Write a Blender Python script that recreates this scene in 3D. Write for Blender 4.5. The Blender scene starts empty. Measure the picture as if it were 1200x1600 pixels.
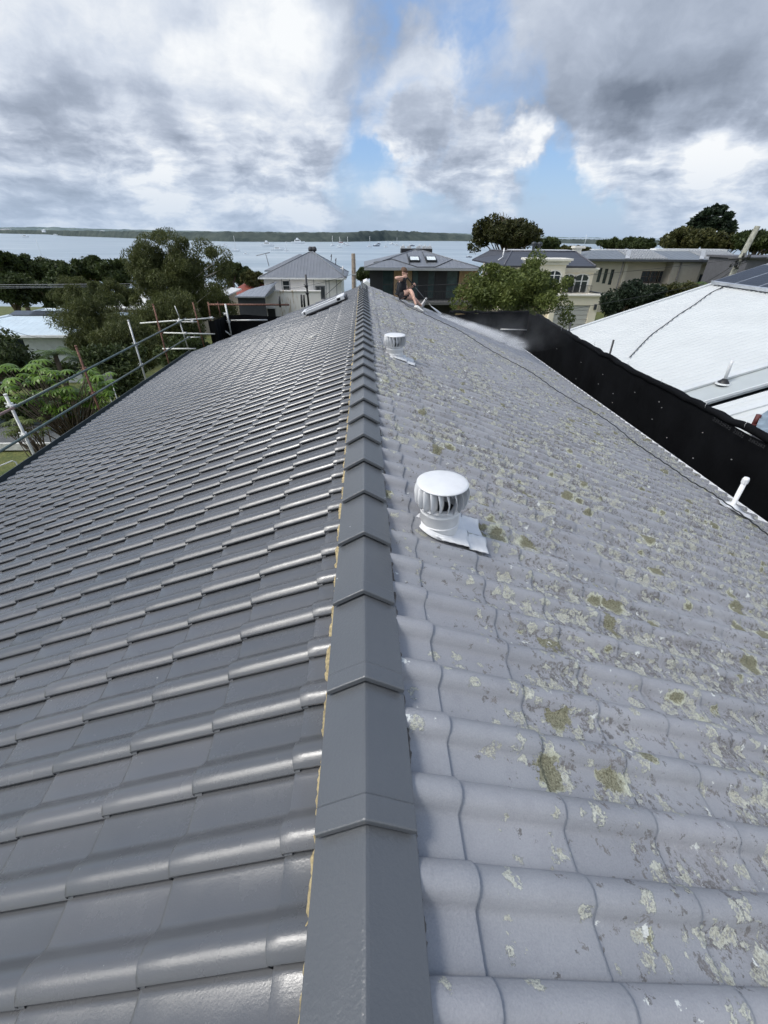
import bpy, bmesh, math, random
import numpy as np
from mathutils import Vector, Matrix
sc = bpy.context.scene
col = sc.collection
rng = np.random.default_rng(7)
random.seed(7)
R = math.radians

# ------------------------------------------------------------------ camera
F, CX, CY = 673.0, 600.0, 800.0            # focal length and centre in pixels of the 1200 x 1600 photograph
_up = np.array([.010, -1, -434/673 + .33/673]); _up /= np.linalg.norm(_up)
_fw = np.array([-33, -434, 673.]); _fw /= np.linalg.norm(_fw)
_up -= _up.dot(_fw)*_fw; _up /= np.linalg.norm(_up)
_rt = np.cross(_fw, _up)
M3 = np.array([_rt, _fw, _up])             # camera (x right, y down, z forward) -> world
CAM = np.array([.006, 0, 9.2])
def ray(x, y): return M3 @ np.array([x-CX, y-CY, F])
def pz(x, y, z): d = ray(x, y); return CAM + d*(z-CAM[2])/d[2]
def pY(x, y, Y): d = ray(x, y); return CAM + d*(Y-CAM[1])/d[1]
def pX(x, y, X): d = ray(x, y); return CAM + d*(X-CAM[0])/d[0]
TS = math.tan(R(20.5)); CS = math.cos(R(20.5)); SN = math.sin(R(20.5))
def pl(x, y, side, off=0.):
    d = ray(x, y); s = side*TS
    return CAM + d*(8+off-s*CAM[0]-CAM[2])/(d[2]+s*d[0])
cd = bpy.data.cameras.new('camera'); cam = bpy.data.objects.new('camera', cd); col.objects.link(cam)
cd.sensor_fit = 'VERTICAL'; cd.sensor_height = 36; cd.sensor_width = 27
cd.lens = F/1600*36; cd.clip_start = .02; cd.clip_end = 40000
m = Matrix.Identity(4)
for i in range(3):
    m[i][0] = M3[i][0]; m[i][1] = -M3[i][1]; m[i][2] = -M3[i][2]; m[i][3] = CAM[i]
cam.matrix_world = m
sc.camera = cam

# ------------------------------------------------------------------ world, sun, exposure
SUN_EL, SUN_AZ = R(58), R(-100)              # azimuth from +Y towards +X
SUNV = (math.sin(SUN_AZ)*math.cos(SUN_EL), math.cos(SUN_AZ)*math.cos(SUN_EL), math.sin(SUN_EL))
world = bpy.data.worlds.new('World'); sc.world = world; world.use_nodes = True
class N:
    """tiny node helper"""
    def __init__(s, nt): s.nt = nt
    def n(s, t, **k):
        o = s.nt.nodes.new(t)
        for a, v in k.items(): setattr(o, a, v)
        return o
    def put(s, sock, v):
        if hasattr(v, 'is_output'): s.nt.links.new(v, sock)
        elif v is not None:
            try: sock.default_value = v
            except Exception: sock.default_value = (v[0], v[1], v[2], 1)
    def math(s, op, a, b=None, c=None, clamp=False):
        o = s.n('ShaderNodeMath', operation=op, use_clamp=clamp)
        for i, v in enumerate((a, b, c)):
            if v is not None: s.put(o.inputs[i], v)
        return o.outputs[0]
    def vm(s, op, a, b=None, out=0):
        o = s.n('ShaderNodeVectorMath', operation=op); s.put(o.inputs[0], a)
        if b is not None:
            if op == 'SCALE': s.put(o.inputs['Scale'], b)
            else: s.put(o.inputs[1], b)
        return o.outputs[out]
    def dot(s, a, b): return s.vm('DOT_PRODUCT', a, b, 1)
    def noise(s, vec, scale, detail=4, rough=.55, dist=0., out=0, dim=None):
        o = s.n('ShaderNodeTexNoise'); s.put(o.inputs['Vector'], vec)
        o.inputs['Scale'].default_value = scale; o.inputs['Detail'].default_value = detail
        o.inputs['Roughness'].default_value = rough; o.inputs['Distortion'].default_value = dist
        return o.outputs[out]
    def mr(s, v, a, b, c=0., d=1., smooth=False):
        o = s.n('ShaderNodeMapRange', clamp=True)
        if smooth: o.interpolation_type = 'SMOOTHSTEP'
        s.put(o.inputs[0], v)
        for i, q in enumerate((a, b, c, d)): s.put(o.inputs[i+1], q)
        return o.outputs[0]
    def mix(s, f, a, b, mode='MIX'):
        o = s.n('ShaderNodeMix', data_type='RGBA', blend_type=mode)
        s.put(o.inputs[0], f); s.put(o.inputs[6], a if hasattr(a, 'is_output') else (*a, 1)); s.put(o.inputs[7], b if hasattr(b, 'is_output') else (*b, 1))
        return o.outputs[2]
    def ramp(s, f, stops):
        o = s.n('ShaderNodeValToRGB'); s.put(o.inputs[0], f)
        e = o.color_ramp.elements
        while len(e) < len(stops): e.new(.5)
        for q, (p, c) in zip(e, stops): q.position = p; q.color = (*c, 1)
        return o.outputs[0]
    def sep(s, v):
        o = s.n('ShaderNodeSeparateXYZ'); s.put(o.inputs[0], v); return o.outputs
    def comb(s, x, y, z):
        o = s.n('ShaderNodeCombineXYZ')
        for i, v in enumerate((x, y, z)): s.put(o.inputs[i], v)
        return o.outputs[0]
world.node_tree.nodes.clear()
w = N(world.node_tree)
skyt = w.n('ShaderNodeTexSky', sky_type='NISHITA', sun_disc=False)
skyt.sun_elevation = SUN_EL; skyt.sun_rotation = SUN_AZ; skyt.altitude = 20; skyt.ozone_density = 1.6; skyt.air_density = 1.0; skyt.dust_density = .6
tc = w.n('ShaderNodeTexCoord').outputs['Generated']
warp = w.vm('SUBTRACT', w.noise(tc, 3.2, 6, .6, out=1), (.5, .5, .5))
dirw = w.vm('NORMALIZE', w.vm('ADD', tc, w.vm('SCALE', warp, .42)))
x_, y_, z_ = w.sep(tc)
w3 = w.vm('SCALE', w.vm('SUBTRACT', w.noise(tc, 5., 4, .6, out=1), (.5, .5, .5)), .22)
plane = w.vm('ADD', w.comb(x_, y_, w.math('MULTIPLY', z_, 1.9)), w3)
low = w.vm('ADD', w.comb(x_, y_, w.math('MULTIPLY', z_, 3.2)), w.vm('SCALE', w3, .5))
lowm = w.mr(z_, .04, .26, 1., 0., True)
cov = w.noise(plane, 2.3, 10, .60, .1)
cov = w.math('ADD', cov, .095)
bri = w.math('ADD', w.math('MULTIPLY', w.noise(w.vm('ADD', plane, (7.3, 2.1, 4.)), 3.1, 11, .60, .15), .70), .145)
bri = w.math('ADD', bri, w.mr(y_, .25, -.5, 0., .30, True))  # unseen sky behind the camera, brightened to light the house fronts
cum = w.noise(w.vm('ADD', low, (3.1, 8.2, 1.)), 8.5, 9, .58, .1)
bri = w.math('ADD', bri, w.math('MULTIPLY', lowm, w.math('MULTIPLY', w.math('SUBTRACT', cum, .50), 1.5)))
def blob(px, py, rad, kc, kb):
    """a bank of cloud (or a gap) in one part of the sky: centre, angular radius, change of cover, change of brightness"""
    global cov, bri
    d = ray(px, py); d = d/np.linalg.norm(d)
    g = w.mr(w.dot(dirw, tuple(d)), math.cos(R(rad)), 1., 0., 1., True)
    if kc: cov = w.math('ADD', cov, w.math('MULTIPLY', g, kc))
    if kb: bri = w.math('ADD', bri, w.math('MULTIPLY', g, kb))
for b in [(60,120,14,.3,.20), (330,60,13,.3,.13), (390,95,7,.1,.10), (180,240,13,.3,-.13), (60,260,9,.3,-.10), (400,270,11,.2,-.08), (440,150,11,.25,.06),
          (540,165,10,-.17,.0), (690,60,8,-.18,.03), (740,150,9,-.19,0), (790,60,6,-.08,0), (930,205,12,-.24,-.03), (900,300,10,-.12,0), (720,290,5,.2,.14), (600,290,5,.2,.16), (450,315,6,.25,.16), (290,320,7,.25,.14), (120,320,8,.25,.12), (1060,330,6,.2,.14), (850,290,4,.25,.18), (940,285,4,.25,.16), (1010,185,7,-.16,0), (640,215,7,-.10,0),
          (650,130,6.5,.42,.10), (650,190,4,.3,-.10), (860,60,12,.35,.02), (1040,130,11,.35,-.02), (1150,60,13,.4,-.03), (980,110,4,.2,.08),
          (820,250,3.6,.4,.26), (1010,228,4.5,.4,-.12), (1090,240,4.5,.35,-.10), (1180,235,6,.3,.05), (980,310,5,.2,.10), (690,265,5,.25,-.10),
          (780,310,6,.2,.10), (540,250,6,-.08,.05), (600,330,6,-.08,.1), (880,340,8,-.25,0), (1060,290,6,-.10,.1), (1170,305,5,.2,.14), (1090,300,9,-.04,-.10), (360,330,7,.1,.08)]:
    blob(*b)
GLV = (math.sin(R(-110))*math.cos(R(42)), math.cos(R(-110))*math.cos(R(42)), math.sin(R(42)))  # hot sky patch added out of view, apart from the sun, for left roof highlights
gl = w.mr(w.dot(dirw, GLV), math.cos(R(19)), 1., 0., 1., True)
ccol = w.ramp(bri, [(.12, (.17, .205, .27)), (.40, (.35, .405, .505)), (.50, (.46, .52, .63)), (.60, (.63, .69, .79)), (.74, (.90, .925, .95))])
cover = w.mr(cov, .40, .74, 0., 1., True)
blue = w.mix(.5, w.mix(1., skyt.outputs[0], (1.25, 1.3, 1.35), 'MULTIPLY'), (2.5, 4.4, 8.2))
LOWV = (math.sin(R(-70))*math.cos(R(24)), math.cos(R(-70))*math.cos(R(24)), math.sin(R(24)))  # dark sky patch added out of view to dim reflections in the left slope
lowd = w.mr(w.dot(dirw, LOWV), math.cos(R(26)), 1., 0., .75, True)
ccol = w.mix(lowd, ccol, (.26, .29, .34))
cloud10 = w.mix(1., ccol, (10., 10., 10.), 'MULTIPLY')
skyc = w.mix(cover, blue, cloud10)
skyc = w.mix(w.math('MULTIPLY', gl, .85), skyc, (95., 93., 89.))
hz = w.mr(z_, 0., .13, .55, 0., True)
skyc = w.mix(hz, skyc, (4.3, 5.5, 7.2))
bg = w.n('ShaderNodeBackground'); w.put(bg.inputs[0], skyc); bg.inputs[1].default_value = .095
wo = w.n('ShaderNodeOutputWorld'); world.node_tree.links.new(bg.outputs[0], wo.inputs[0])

sd = bpy.data.lights.new('sun', 'SUN'); sun = bpy.data.objects.new('sun', sd); col.objects.link(sun)
sd.energy = 1.8; sd.angle = R(14); sd.color = (1, .965, .91)
sv = Vector((math.sin(SUN_AZ)*math.cos(SUN_EL), math.cos(SUN_AZ)*math.cos(SUN_EL), math.sin(SUN_EL)))
sun.rotation_euler = sv.to_track_quat('Z', 'Y').to_euler(); sun.location = (-20, 5, 40)

sc.view_settings.view_transform = 'Standard'; sc.view_settings.look = 'None'
sc.view_settings.exposure = 0.14; sc.view_settings.gamma = 1; sc.view_settings.use_curve_mapping = False
sc.render.engine = 'CYCLES'
sc.cycles.max_bounces = 6; sc.cycles.diffuse_bounces = 3; sc.cycles.glossy_bounces = 3; sc.cycles.transmission_bounces = 4
sc.cycles.transparent_max_bounces = 12; sc.cycles.volume_bounces = 2; sc.cycles.caustics_reflective = False; sc.cycles.caustics_refractive = False
sc.cycles.use_denoising = True

# ------------------------------------------------------------------ helpers
def tag(o, label=None, cat=None, group=None, kind=None):
    if label: o['label'] = label
    if cat: o['category'] = cat
    if group: o['group'] = group
    if kind: o['kind'] = kind
    return o
def base(o):
    while o.parent: o = o.parent
    return np.array(o.location)
def thing(name, loc, label, cat, group=None):
    o = bpy.data.objects.new(name, None); col.objects.link(o); o.location = tuple(float(a) for a in loc)
    o.empty_display_size = .2
    return tag(o, label, cat, group)
def kids(o): return [c for c in bpy.data.objects if c.parent == o]
def copy_tree(o, parent=None):
    c = o.copy(); col.objects.link(c); c.parent = parent
    for ch in kids(o): copy_tree(ch, c)
    return c
def np_mesh(name, V, Q, mats, parent=None, smooth=False, midx=None):
    """fast mesh from arrays: V (n,3) world coordinates, Q (k,4) quads"""
    V = np.asarray(V, float); Q = np.asarray(Q, np.int32)
    if parent is not None: V = V - base(parent)
    me = bpy.data.meshes.new(name)
    me.vertices.add(len(V)); me.vertices.foreach_set('co', V.astype(np.float32).ravel())
    me.loops.add(Q.size); me.loops.foreach_set('vertex_index', Q.ravel())
    me.polygons.add(len(Q)); me.polygons.foreach_set('loop_start', np.arange(0, Q.size, Q.shape[1], dtype=np.int32))
    me.polygons.foreach_set('loop_total', np.full(len(Q), Q.shape[1], np.int32))
    if smooth: me.polygons.foreach_set('use_smooth', np.ones(len(Q), bool))
    for mm in (mats if isinstance(mats, (list, tuple)) else [mats]): me.materials.append(mm)
    if midx is not None: me.polygons.foreach_set('material_index', np.asarray(midx, np.int32))
    me.update(calc_edges=True); me.validate()
    o = bpy.data.objects.new(name, me); col.objects.link(o)
    if parent is not None: o.parent = parent
    return o
class MB:
    def __init__(s): s.v = []; s.f = []; s.m = []; s.sm = []
    def add(s, vs, fs, mi=0, sm=False):
        b = len(s.v); s.v += [tuple(float(q) for q in v) for v in vs]
        for f in fs: s.f.append([b+i for i in f]); s.m.append(mi); s.sm.append(sm)
        return s
    def box(s, lo, hi, mi=0, rz=0., pivot=None, tilt=None):
        x0, y0, z0 = lo; x1, y1, z1 = hi
        vs = [(x0,y0,z0),(x1,y0,z0),(x1,y1,z0),(x0,y1,z0),(x0,y0,z1),(x1,y0,z1),(x1,y1,z1),(x0,y1,z1)]
        if rz:
            px, py = pivot or ((x0+x1)/2, (y0+y1)/2); c, q = math.cos(rz), math.sin(rz)
            vs = [(px+(x-px)*c-(y-py)*q, py+(x-px)*q+(y-py)*c, z) for x, y, z in vs]
        return s.add(vs, [(0,3,2,1),(4,5,6,7),(0,1,5,4),(1,2,6,5),(2,3,7,6),(3,0,4,7)], mi)
    def obox(s, c, ax, ay, az, mi=0):
        """box by centre and three half-axis vectors"""
        c, ax, ay, az = (np.array(q, float) for q in (c, ax, ay, az))
        vs = [c+i*ax+j*ay+k*az for k in (-1, 1) for j in (-1, 1) for i in (-1, 1)]
        return s.add(vs, [(0,2,3,1),(4,5,7,6),(0,1,5,4),(1,3,7,5),(3,2,6,7),(2,0,4,6)], mi)
    def tube(s, pts, rad, n=8, mi=0, caps=True, sm=True):
        pts = [Vector(tuple(float(q) for q in p)) for p in pts]
        if not hasattr(rad, '__len__'): rad = [rad]*len(pts)
        rings = []; pu = None
        for i, p in enumerate(pts):
            t = (pts[min(i+1, len(pts)-1)] - pts[max(i-1, 0)])
            if t.length < 1e-9: t = Vector((0, 0, 1))
            t.normalize()
            if pu is None: pu = t.orthogonal().normalized()
            u = (pu - t*pu.dot(t))
            if u.length < 1e-6: u = t.orthogonal()
            u.normalize(); v = t.cross(u); pu = u
            rings.append([p + (u*math.cos(2*math.pi*k/n) + v*math.sin(2*math.pi*k/n))*rad[i] for k in range(n)])
        vs = [q for r in rings for q in r]; fs = []
        for i in range(len(pts)-1):
            for k in range(n): fs.append((i*n+k, i*n+(k+1) % n, (i+1)*n+(k+1) % n, (i+1)*n+k))
        s.add(vs, fs, mi, sm)
        if caps:
            b = len(s.v)-len(vs)
            s.f.append([b+k for k in range(n)][::-1]); s.m.append(mi); s.sm.append(False)
            s.f.append([b+(len(pts)-1)*n+k for k in range(n)]); s.m.append(mi); s.sm.append(False)
        return s
    def lathe(s, prof, c=(0, 0, 0), n=32, mi=0, sm=True):
        vs = []; fs = []
        for r, z in prof:
            for k in range(n):
                a = 2*math.pi*k/n; vs.append((c[0]+r*math.cos(a), c[1]+r*math.sin(a), c[2]+z))
        for i in range(len(prof)-1):
            for k in range(n): fs.append((i*n+k, i*n+(k+1) % n, (i+1)*n+(k+1) % n, (i+1)*n+k))
        return s.add(vs, fs, mi, sm)
    def prism(s, poly, off, mi=0):
        """polygon (3-d points) extruded by vector off"""
        off = np.array(off, float); n = len(poly); a = [np.array(p, float) for p in poly]
        return s.add(a+[p+off for p in a], [tuple(range(n))[::-1], tuple(range(n, 2*n))] + [(i, (i+1) % n, n+(i+1) % n, n+i) for i in range(n)], mi)
    def build(s, name, mats, parent=None, bevel=0.):
        me = bpy.data.meshes.new(name); off = base(parent) if parent is not None else np.zeros(3)
        me.from_pydata([tuple(np.array(v)-off) for v in s.v], [], s.f)
        for mm in (mats if isinstance(mats, (list, tuple)) else [mats]): me.materials.append(mm)
        me.polygons.foreach_set('material_index', s.m); me.polygons.foreach_set('use_smooth', s.sm)
        bm = bmesh.new(); bm.from_mesh(me); bmesh.ops.recalc_face_normals(bm, faces=bm.faces); bm.to_mesh(me); bm.free()
        o = bpy.data.objects.new(name, me); col.objects.link(o)
        if parent is not None: o.parent = parent
        if bevel:
            b = o.modifiers.new('bevel', 'BEVEL'); b.width = bevel; b.segments = 2; b.limit_method = 'ANGLE'
        return o
MATS = {}
def mat(name, c, rough=.6, metal=0., var=.12, vs=3., bump=0., bs=40., spec=.5, coord='pos', tr=0., c2=None):
    if name in MATS: return MATS[name]
    mm = bpy.data.materials.new(name); mm.use_nodes = True; mm.node_tree.nodes.clear(); g = N(mm.node_tree)
    P = g.n('ShaderNodeNewGeometry').outputs['Position'] if coord == 'pos' else g.n('ShaderNodeTexCoord').outputs['Object']
    b = g.n('ShaderNodeBsdfPrincipled')
    nz = g.noise(P, vs, 5, .6)
    ca = tuple(q*(1-var) for q in c); cb = c2 or tuple(min(1, q*(1+var)) for q in c)
    g.put(b.inputs['Base Color'], g.mix(g.mr(nz, .3, .7), ca, cb))
    b.inputs['Roughness'].default_value = rough; b.inputs['Metallic'].default_value = metal
    b.inputs['Specular IOR Level'].default_value = spec
    if tr: b.inputs['Transmission Weight'].default_value = tr
    if bump:
        q = g.n('ShaderNodeBump'); q.inputs['Strength'].default_value = bump; q.inputs['Distance'].default_value = .01
        g.put(q.inputs['Height'], g.noise(P, bs, 4, .6)); g.put(b.inputs['Normal'], q.outputs[0])
    o = g.n('ShaderNodeOutputMaterial'); mm.node_tree.links.new(b.outputs[0], o.inputs[0])
    MATS[name] = mm; return mm
# ------------------------------------------------------------------ the tiled roof we stand on
def tile_paint():
    mm = bpy.data.materials.new('painted_tile'); mm.use_nodes = True; mm.node_tree.nodes.clear(); g = N(mm.node_tree)
    P = g.n('ShaderNodeNewGeometry').outputs['Position']; b = g.n('ShaderNodeBsdfPrincipled')
    isl = g.n('ShaderNodeNewGeometry').outputs['Random Per Island']
    c = g.mix(g.noise(P, 2.2, 5), (.080, .084, .090), (.110, .114, .120))
    c = g.mix(g.math('MULTIPLY', isl, .42), c, (.145, .143, .148))
    speck = g.mr(g.noise(P, 55, 2, .5), .76, .80)
    c = g.mix(g.math('MULTIPLY', speck, .55), c, (.5, .5, .48))
    g.put(b.inputs['Base Color'], c)
    g.put(b.inputs['Roughness'], g.mr(g.noise(P, 5, 6, .7), .3, .7, .17, .33)); b.inputs['Specular IOR Level'].default_value = .62
    q = g.n('ShaderNodeBump'); q.inputs['Strength'].default_value = .17; q.inputs['Distance'].default_value = .003
    g.put(q.inputs['Height'], g.math('ADD', g.noise(P, 190, 4, .65), g.math('MULTIPLY', g.noise(P, 30, 3), .8))); g.put(b.inputs['Normal'], q.outputs[0])
    o = g.n('ShaderNodeOutputMaterial'); mm.node_tree.links.new(b.outputs[0], o.inputs[0]); return mm
def cap_paint():
    mm = bpy.data.materials.new('painted_ridge_cap'); mm.use_nodes = True; mm.node_tree.nodes.clear(); g = N(mm.node_tree)
    P = g.n('ShaderNodeNewGeometry').outputs['Position']; b = g.n('ShaderNodeBsdfPrincipled')
    c = g.mix(g.noise(P, 3, 5), (.090, .096, .103), (.118, .124, .131))
    vor = g.n('ShaderNodeTexVoronoi'); vor.inputs['Scale'].default_value = 16; g.put(vor.inputs['Vector'], P)
    sp = g.math('MULTIPLY', g.math('LESS_THAN', vor.outputs[0], .055), g.math('GREATER_THAN', g.sep(vor.outputs['Color'])[0], .72))
    c = g.mix(sp, c, (.55, .56, .55))
    g.put(b.inputs['Base Color'], c); b.inputs['Roughness'].default_value = .30; b.inputs['Specular IOR Level'].default_value = .6
    q = g.n('ShaderNodeBump'); q.inputs['Strength'].default_value = .38; q.inputs['Distance'].default_value = .004
    g.put(q.inputs['Height'], g.noise(P, 95, 4, .6)); g.put(b.inputs['Normal'], q.outputs[0])
    o = g.n('ShaderNodeOutputMaterial'); mm.node_tree.links.new(b.outputs[0], o.inputs[0]); return mm
def tile_lichen():
    mm = bpy.data.materials.new('weathered_lichen_tile'); mm.use_nodes = True; mm.node_tree.nodes.clear(); g = N(mm.node_tree)
    P = g.n('ShaderNodeNewGeometry').outputs['Position']; b = g.n('ShaderNodeBsdfPrincipled')
    isl = g.n('ShaderNodeNewGeometry').outputs['Random Per Island']
    X, Y, Z = g.sep(P)
    c = g.mix(g.mr(g.noise(P, 1.6, 6, .6), .3, .7), (.240, .246, .264), (.318, .324, .340))
    c = g.mix(g.math('MULTIPLY', isl, .3), c, (.40, .39, .405))
    c = g.mix(g.math('MULTIPLY', g.mr(g.noise(P, 11, 6, .7), .52, .72), .35), c, (.205, .205, .225))
    c = g.mix(.11, c, g.mix(g.mr(g.noise(P, 210, 3, .6), .35, .65), (.15, .15, .16), (.46, .46, .47)))
    wet = g.math('MULTIPLY', g.mr(g.math('ADD', Y, g.math('MULTIPLY', g.noise(P, 1.2), 1.6)), 13.1, 14.0), g.mr(X, 1.3, 2.2))
    # how overgrown: little beside the ridge and near the camera, thick from the third course on
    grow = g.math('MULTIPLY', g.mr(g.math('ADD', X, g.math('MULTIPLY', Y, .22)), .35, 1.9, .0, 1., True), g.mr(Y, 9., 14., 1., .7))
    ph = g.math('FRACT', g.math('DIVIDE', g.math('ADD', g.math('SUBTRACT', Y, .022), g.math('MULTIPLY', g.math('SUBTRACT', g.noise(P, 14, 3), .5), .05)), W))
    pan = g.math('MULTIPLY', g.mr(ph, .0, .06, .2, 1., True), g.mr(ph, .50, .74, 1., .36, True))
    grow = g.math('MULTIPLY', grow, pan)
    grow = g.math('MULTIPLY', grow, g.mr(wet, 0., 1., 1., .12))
    big = g.mr(g.noise(P, 1.5, 5, .65), .40, .60)
    wp = g.vm('ADD', P, g.vm('SCALE', g.vm('SUBTRACT', g.noise(P, 26, 6, .75, out=1), (.5, .5, .5)), .10))
    def spots(scale, dens, rmax, off):
        v = g.n('ShaderNodeTexVoronoi'); v.inputs['Scale'].default_value = scale
        g.put(v.inputs['Vector'], g.vm('ADD', wp, off))
        cr, cg, cb = g.sep(v.outputs['Color'])
        rad = g.math('MULTIPLY', g.math('ADD', .22, g.math('MULTIPLY', g.math('MULTIPLY', cg, cg), .95)), g.math('MULTIPLY', rmax, g.math('ADD', .7, g.math('MULTIPLY', big, .5))))
        on = g.math('LESS_THAN', cr, dens)
        q = g.math('DIVIDE', v.outputs[0], rad)
        return g.math('MULTIPLY', g.mr(q, 1.03, .93), on), q, cb
    fine = g.noise(P, 150, 3, .7)
    rag = g.mr(g.noise(P, 75, 4, .7), .36, .52)
    # thin brown-black growth
    m0, q0, r0 = spots(46, g.math('MULTIPLY', grow, g.mr(big, 0., 1., .30, 1.7)), 1.0, (3.1, 1.7, .4))
    c = g.mix(g.math('MULTIPLY', m0, g.math('MULTIPLY', rag, .85)), c, g.mix(r0, (.095, .09, .085), (.17, .155, .145)))
    # brown stain bands low on the tiles
    st = g.math('MULTIPLY', g.mr(g.noise(P, 4.2, 6, .7), .53, .68), g.math('MULTIPLY', grow, .9))
    c = g.mix(g.math('MULTIPLY', st, rag), c, (.13, .118, .11))
    # pale crusts
    m1, q1, r1 = spots(20., g.math('ADD', .05, g.math('MULTIPLY', grow, g.mr(big, 0., 1., .14, 1.5))), .86, (0., 5., 2.))
    pale = g.mix(g.mr(fine, .38, .6), (.27, .265, .215), (.52, .515, .43))
    rim = g.mr(q1, .62, .9)
    pale = g.mix(g.math('MULTIPLY', rim, .8), pale, (.62, .63, .55))
    c = g.mix(g.math('MULTIPLY', m1, g.mr(g.math('ADD', rag, rim), .25, .9)), c, pale)
    # olive mossy cushions
    m2, q2, r2 = spots(8.5, g.math('ADD', .03, g.math('MULTIPLY', grow, .24)), .78, (1.3, .2, 7.))
    ol = g.mix(g.mr(fine, .35, .65), (.10, .096, .058), (.31, .30, .205)); ol = g.mix(g.mr(q2, .7, .92), ol, (.60, .61, .48))
    c = g.mix(m2, c, ol)
    # small white specks
    m3, q3, r3 = spots(24, g.math('ADD', .07, g.math('MULTIPLY', grow, .16)), .34, (.7, 4.2, 1.))
    c = g.mix(m3, c, (.66, .67, .63))
    c = g.mix(g.math('MULTIPLY', wet, .55), c, (.17, .185, .215))
    g.put(b.inputs['Base Color'], c)
    crust = g.math('MAXIMUM', g.math('MAXIMUM', m1, m2), m0)
    g.put(b.inputs['Roughness'], g.math('ADD', g.mr(wet, 0., 1., .44, .16), g.math('MULTIPLY', crust, .4), clamp=True)); b.inputs['Specular IOR Level'].default_value = .42
    h = g.math('ADD', g.math('MULTIPLY', g.noise(P, 120, 4, .65), .35), g.math('MULTIPLY', g.math('MAXIMUM', m1, m2), g.math('ADD', .5, fine)))
    q = g.n('ShaderNodeBump'); q.inputs['Strength'].default_value = .8; q.inputs['Distance'].default_value = .006
    g.put(q.inputs['Height'], h); g.put(b.inputs['Normal'], q.outputs[0])
    o = g.n('ShaderNodeOutputMaterial'); mm.node_tree.links.new(b.outputs[0], o.inputs[0]); return mm

W = .2035
def yend(x): return 14.45 + .24*abs(x)
def tile_mesh(side, first, expo, ncourse, yoff):
    """interlocking tiles: a roll whose free edge overlaps the neighbour's flat pan; each tile's nose lies on the course below"""
    # profile across the tile (u from the overlapping edge): (u, height)
    prof = [(.015, .0095), (-.003, .0100), (-.0045, .0185), (-.001, .0225), (.010, .0305), (.024, .0370), (.040, .0390), (.056, .036), (.072, .0265), (.086, .0125), (.098, .004), (.108, .0), (.150, .0), (.184, .0), (.190, .0016), (.196, .0), (.228, -.0015)]
    if side > 0: prof = [(u, h*1.22) for u, h in prof]; prof[8:12] = [(.069, .036), (.081, .015), (.089, .003), (.098, .0)]
    prof = np.array(prof); npf = len(prof)
    V = []; Q = []; nb = 0; lk = 1. if side < 0 else .72
    r_ = np.random.default_rng(3 if side < 0 else 4)
    for k in range(ncourse+1):
        xa = first + expo*(k-1); xb = first + expo*k          # horizontal distances of top and nose
        if k == 0: xa = .075
        for j in range(-12, 82):
            y0 = yoff + j*W
            if y0 > yend(xa): continue
            jz = r_.normal(0, .0010); jy = r_.normal(0, .0013); js = r_.normal(0, .0022); yaw = r_.normal(0, .004); rl = r_.normal(0, .004)
            L = (xb-xa)
            # rows along the slope: (fraction, lift above the batten plane, profile scale)
            rows = [(-.06, .000, 1.), (.3, .0055, 1.), (.75, .0135, 1.), (.965, .0172, 1.), (.992, .0163, .985), (1.0, .0130, .95), (1.0, -.006, .8)]
            P = np.zeros((len(rows), npf, 3))
            for i, (fr, lift, ps) in enumerate(rows):
                d = xa + fr*L + js
                u = prof[:, 0]; h = prof[:, 1]*ps
                uu = u + yaw*(fr-.5)*L + jy
                yy = y0 + uu if side < 0 else y0 + W - uu
                hh = lift*lk + jz + h + rl*(u-.1)
                dd = d/CS
                P[i, :, 0] = side*(d + hh*SN); P[i, :, 1] = yy; P[i, :, 2] = 8 - .090 - d*TS + hh*CS
            V.append(P.reshape(-1, 3))
            nr = len(rows)
            ii, jj = np.meshgrid(np.arange(nr-1), np.arange(npf-1), indexing='ij')
            a = (nb + ii*npf + jj).ravel(); 
            q = np.stack([a, a+1, a+1+npf, a+npf], 1)
            Q.append(q if side > 0 else q)
            nb += nr*npf
    V = np.concatenate(V); Q = np.concatenate(Q)
    return V, Q
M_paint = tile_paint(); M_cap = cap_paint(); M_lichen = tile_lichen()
house = thing('tiled_house', (0, 7, 0), 'long grey tiled house in the foreground, its left roof slope freshly painted', 'house')
V, Q = tile_mesh(-1, .213, .3195, 18, .062)
o = np_mesh('painted_roof_slope', V, Q, M_paint, house, smooth=True); o['label'] = 'freshly painted dark grey glossy tiles'
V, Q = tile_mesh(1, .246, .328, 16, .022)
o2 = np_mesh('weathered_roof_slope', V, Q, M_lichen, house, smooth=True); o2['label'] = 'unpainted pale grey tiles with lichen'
for q in (o, o2):
    bm = bmesh.new(); bm.from_mesh(q.data); bmesh.ops.recalc_face_normals(bm, faces=bm.faces)
    for e in bm.edges:
        if len(e.link_faces) == 2 and e.calc_face_angle() > R(48): e.smooth = False
    # open shells: make every face look outwards from the roof
    bm.normal_update()
    for fa in bm.faces:
        if fa.normal.z < -.2: fa.normal_flip()
    bm.to_mesh(q.data); bm.free()
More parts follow.
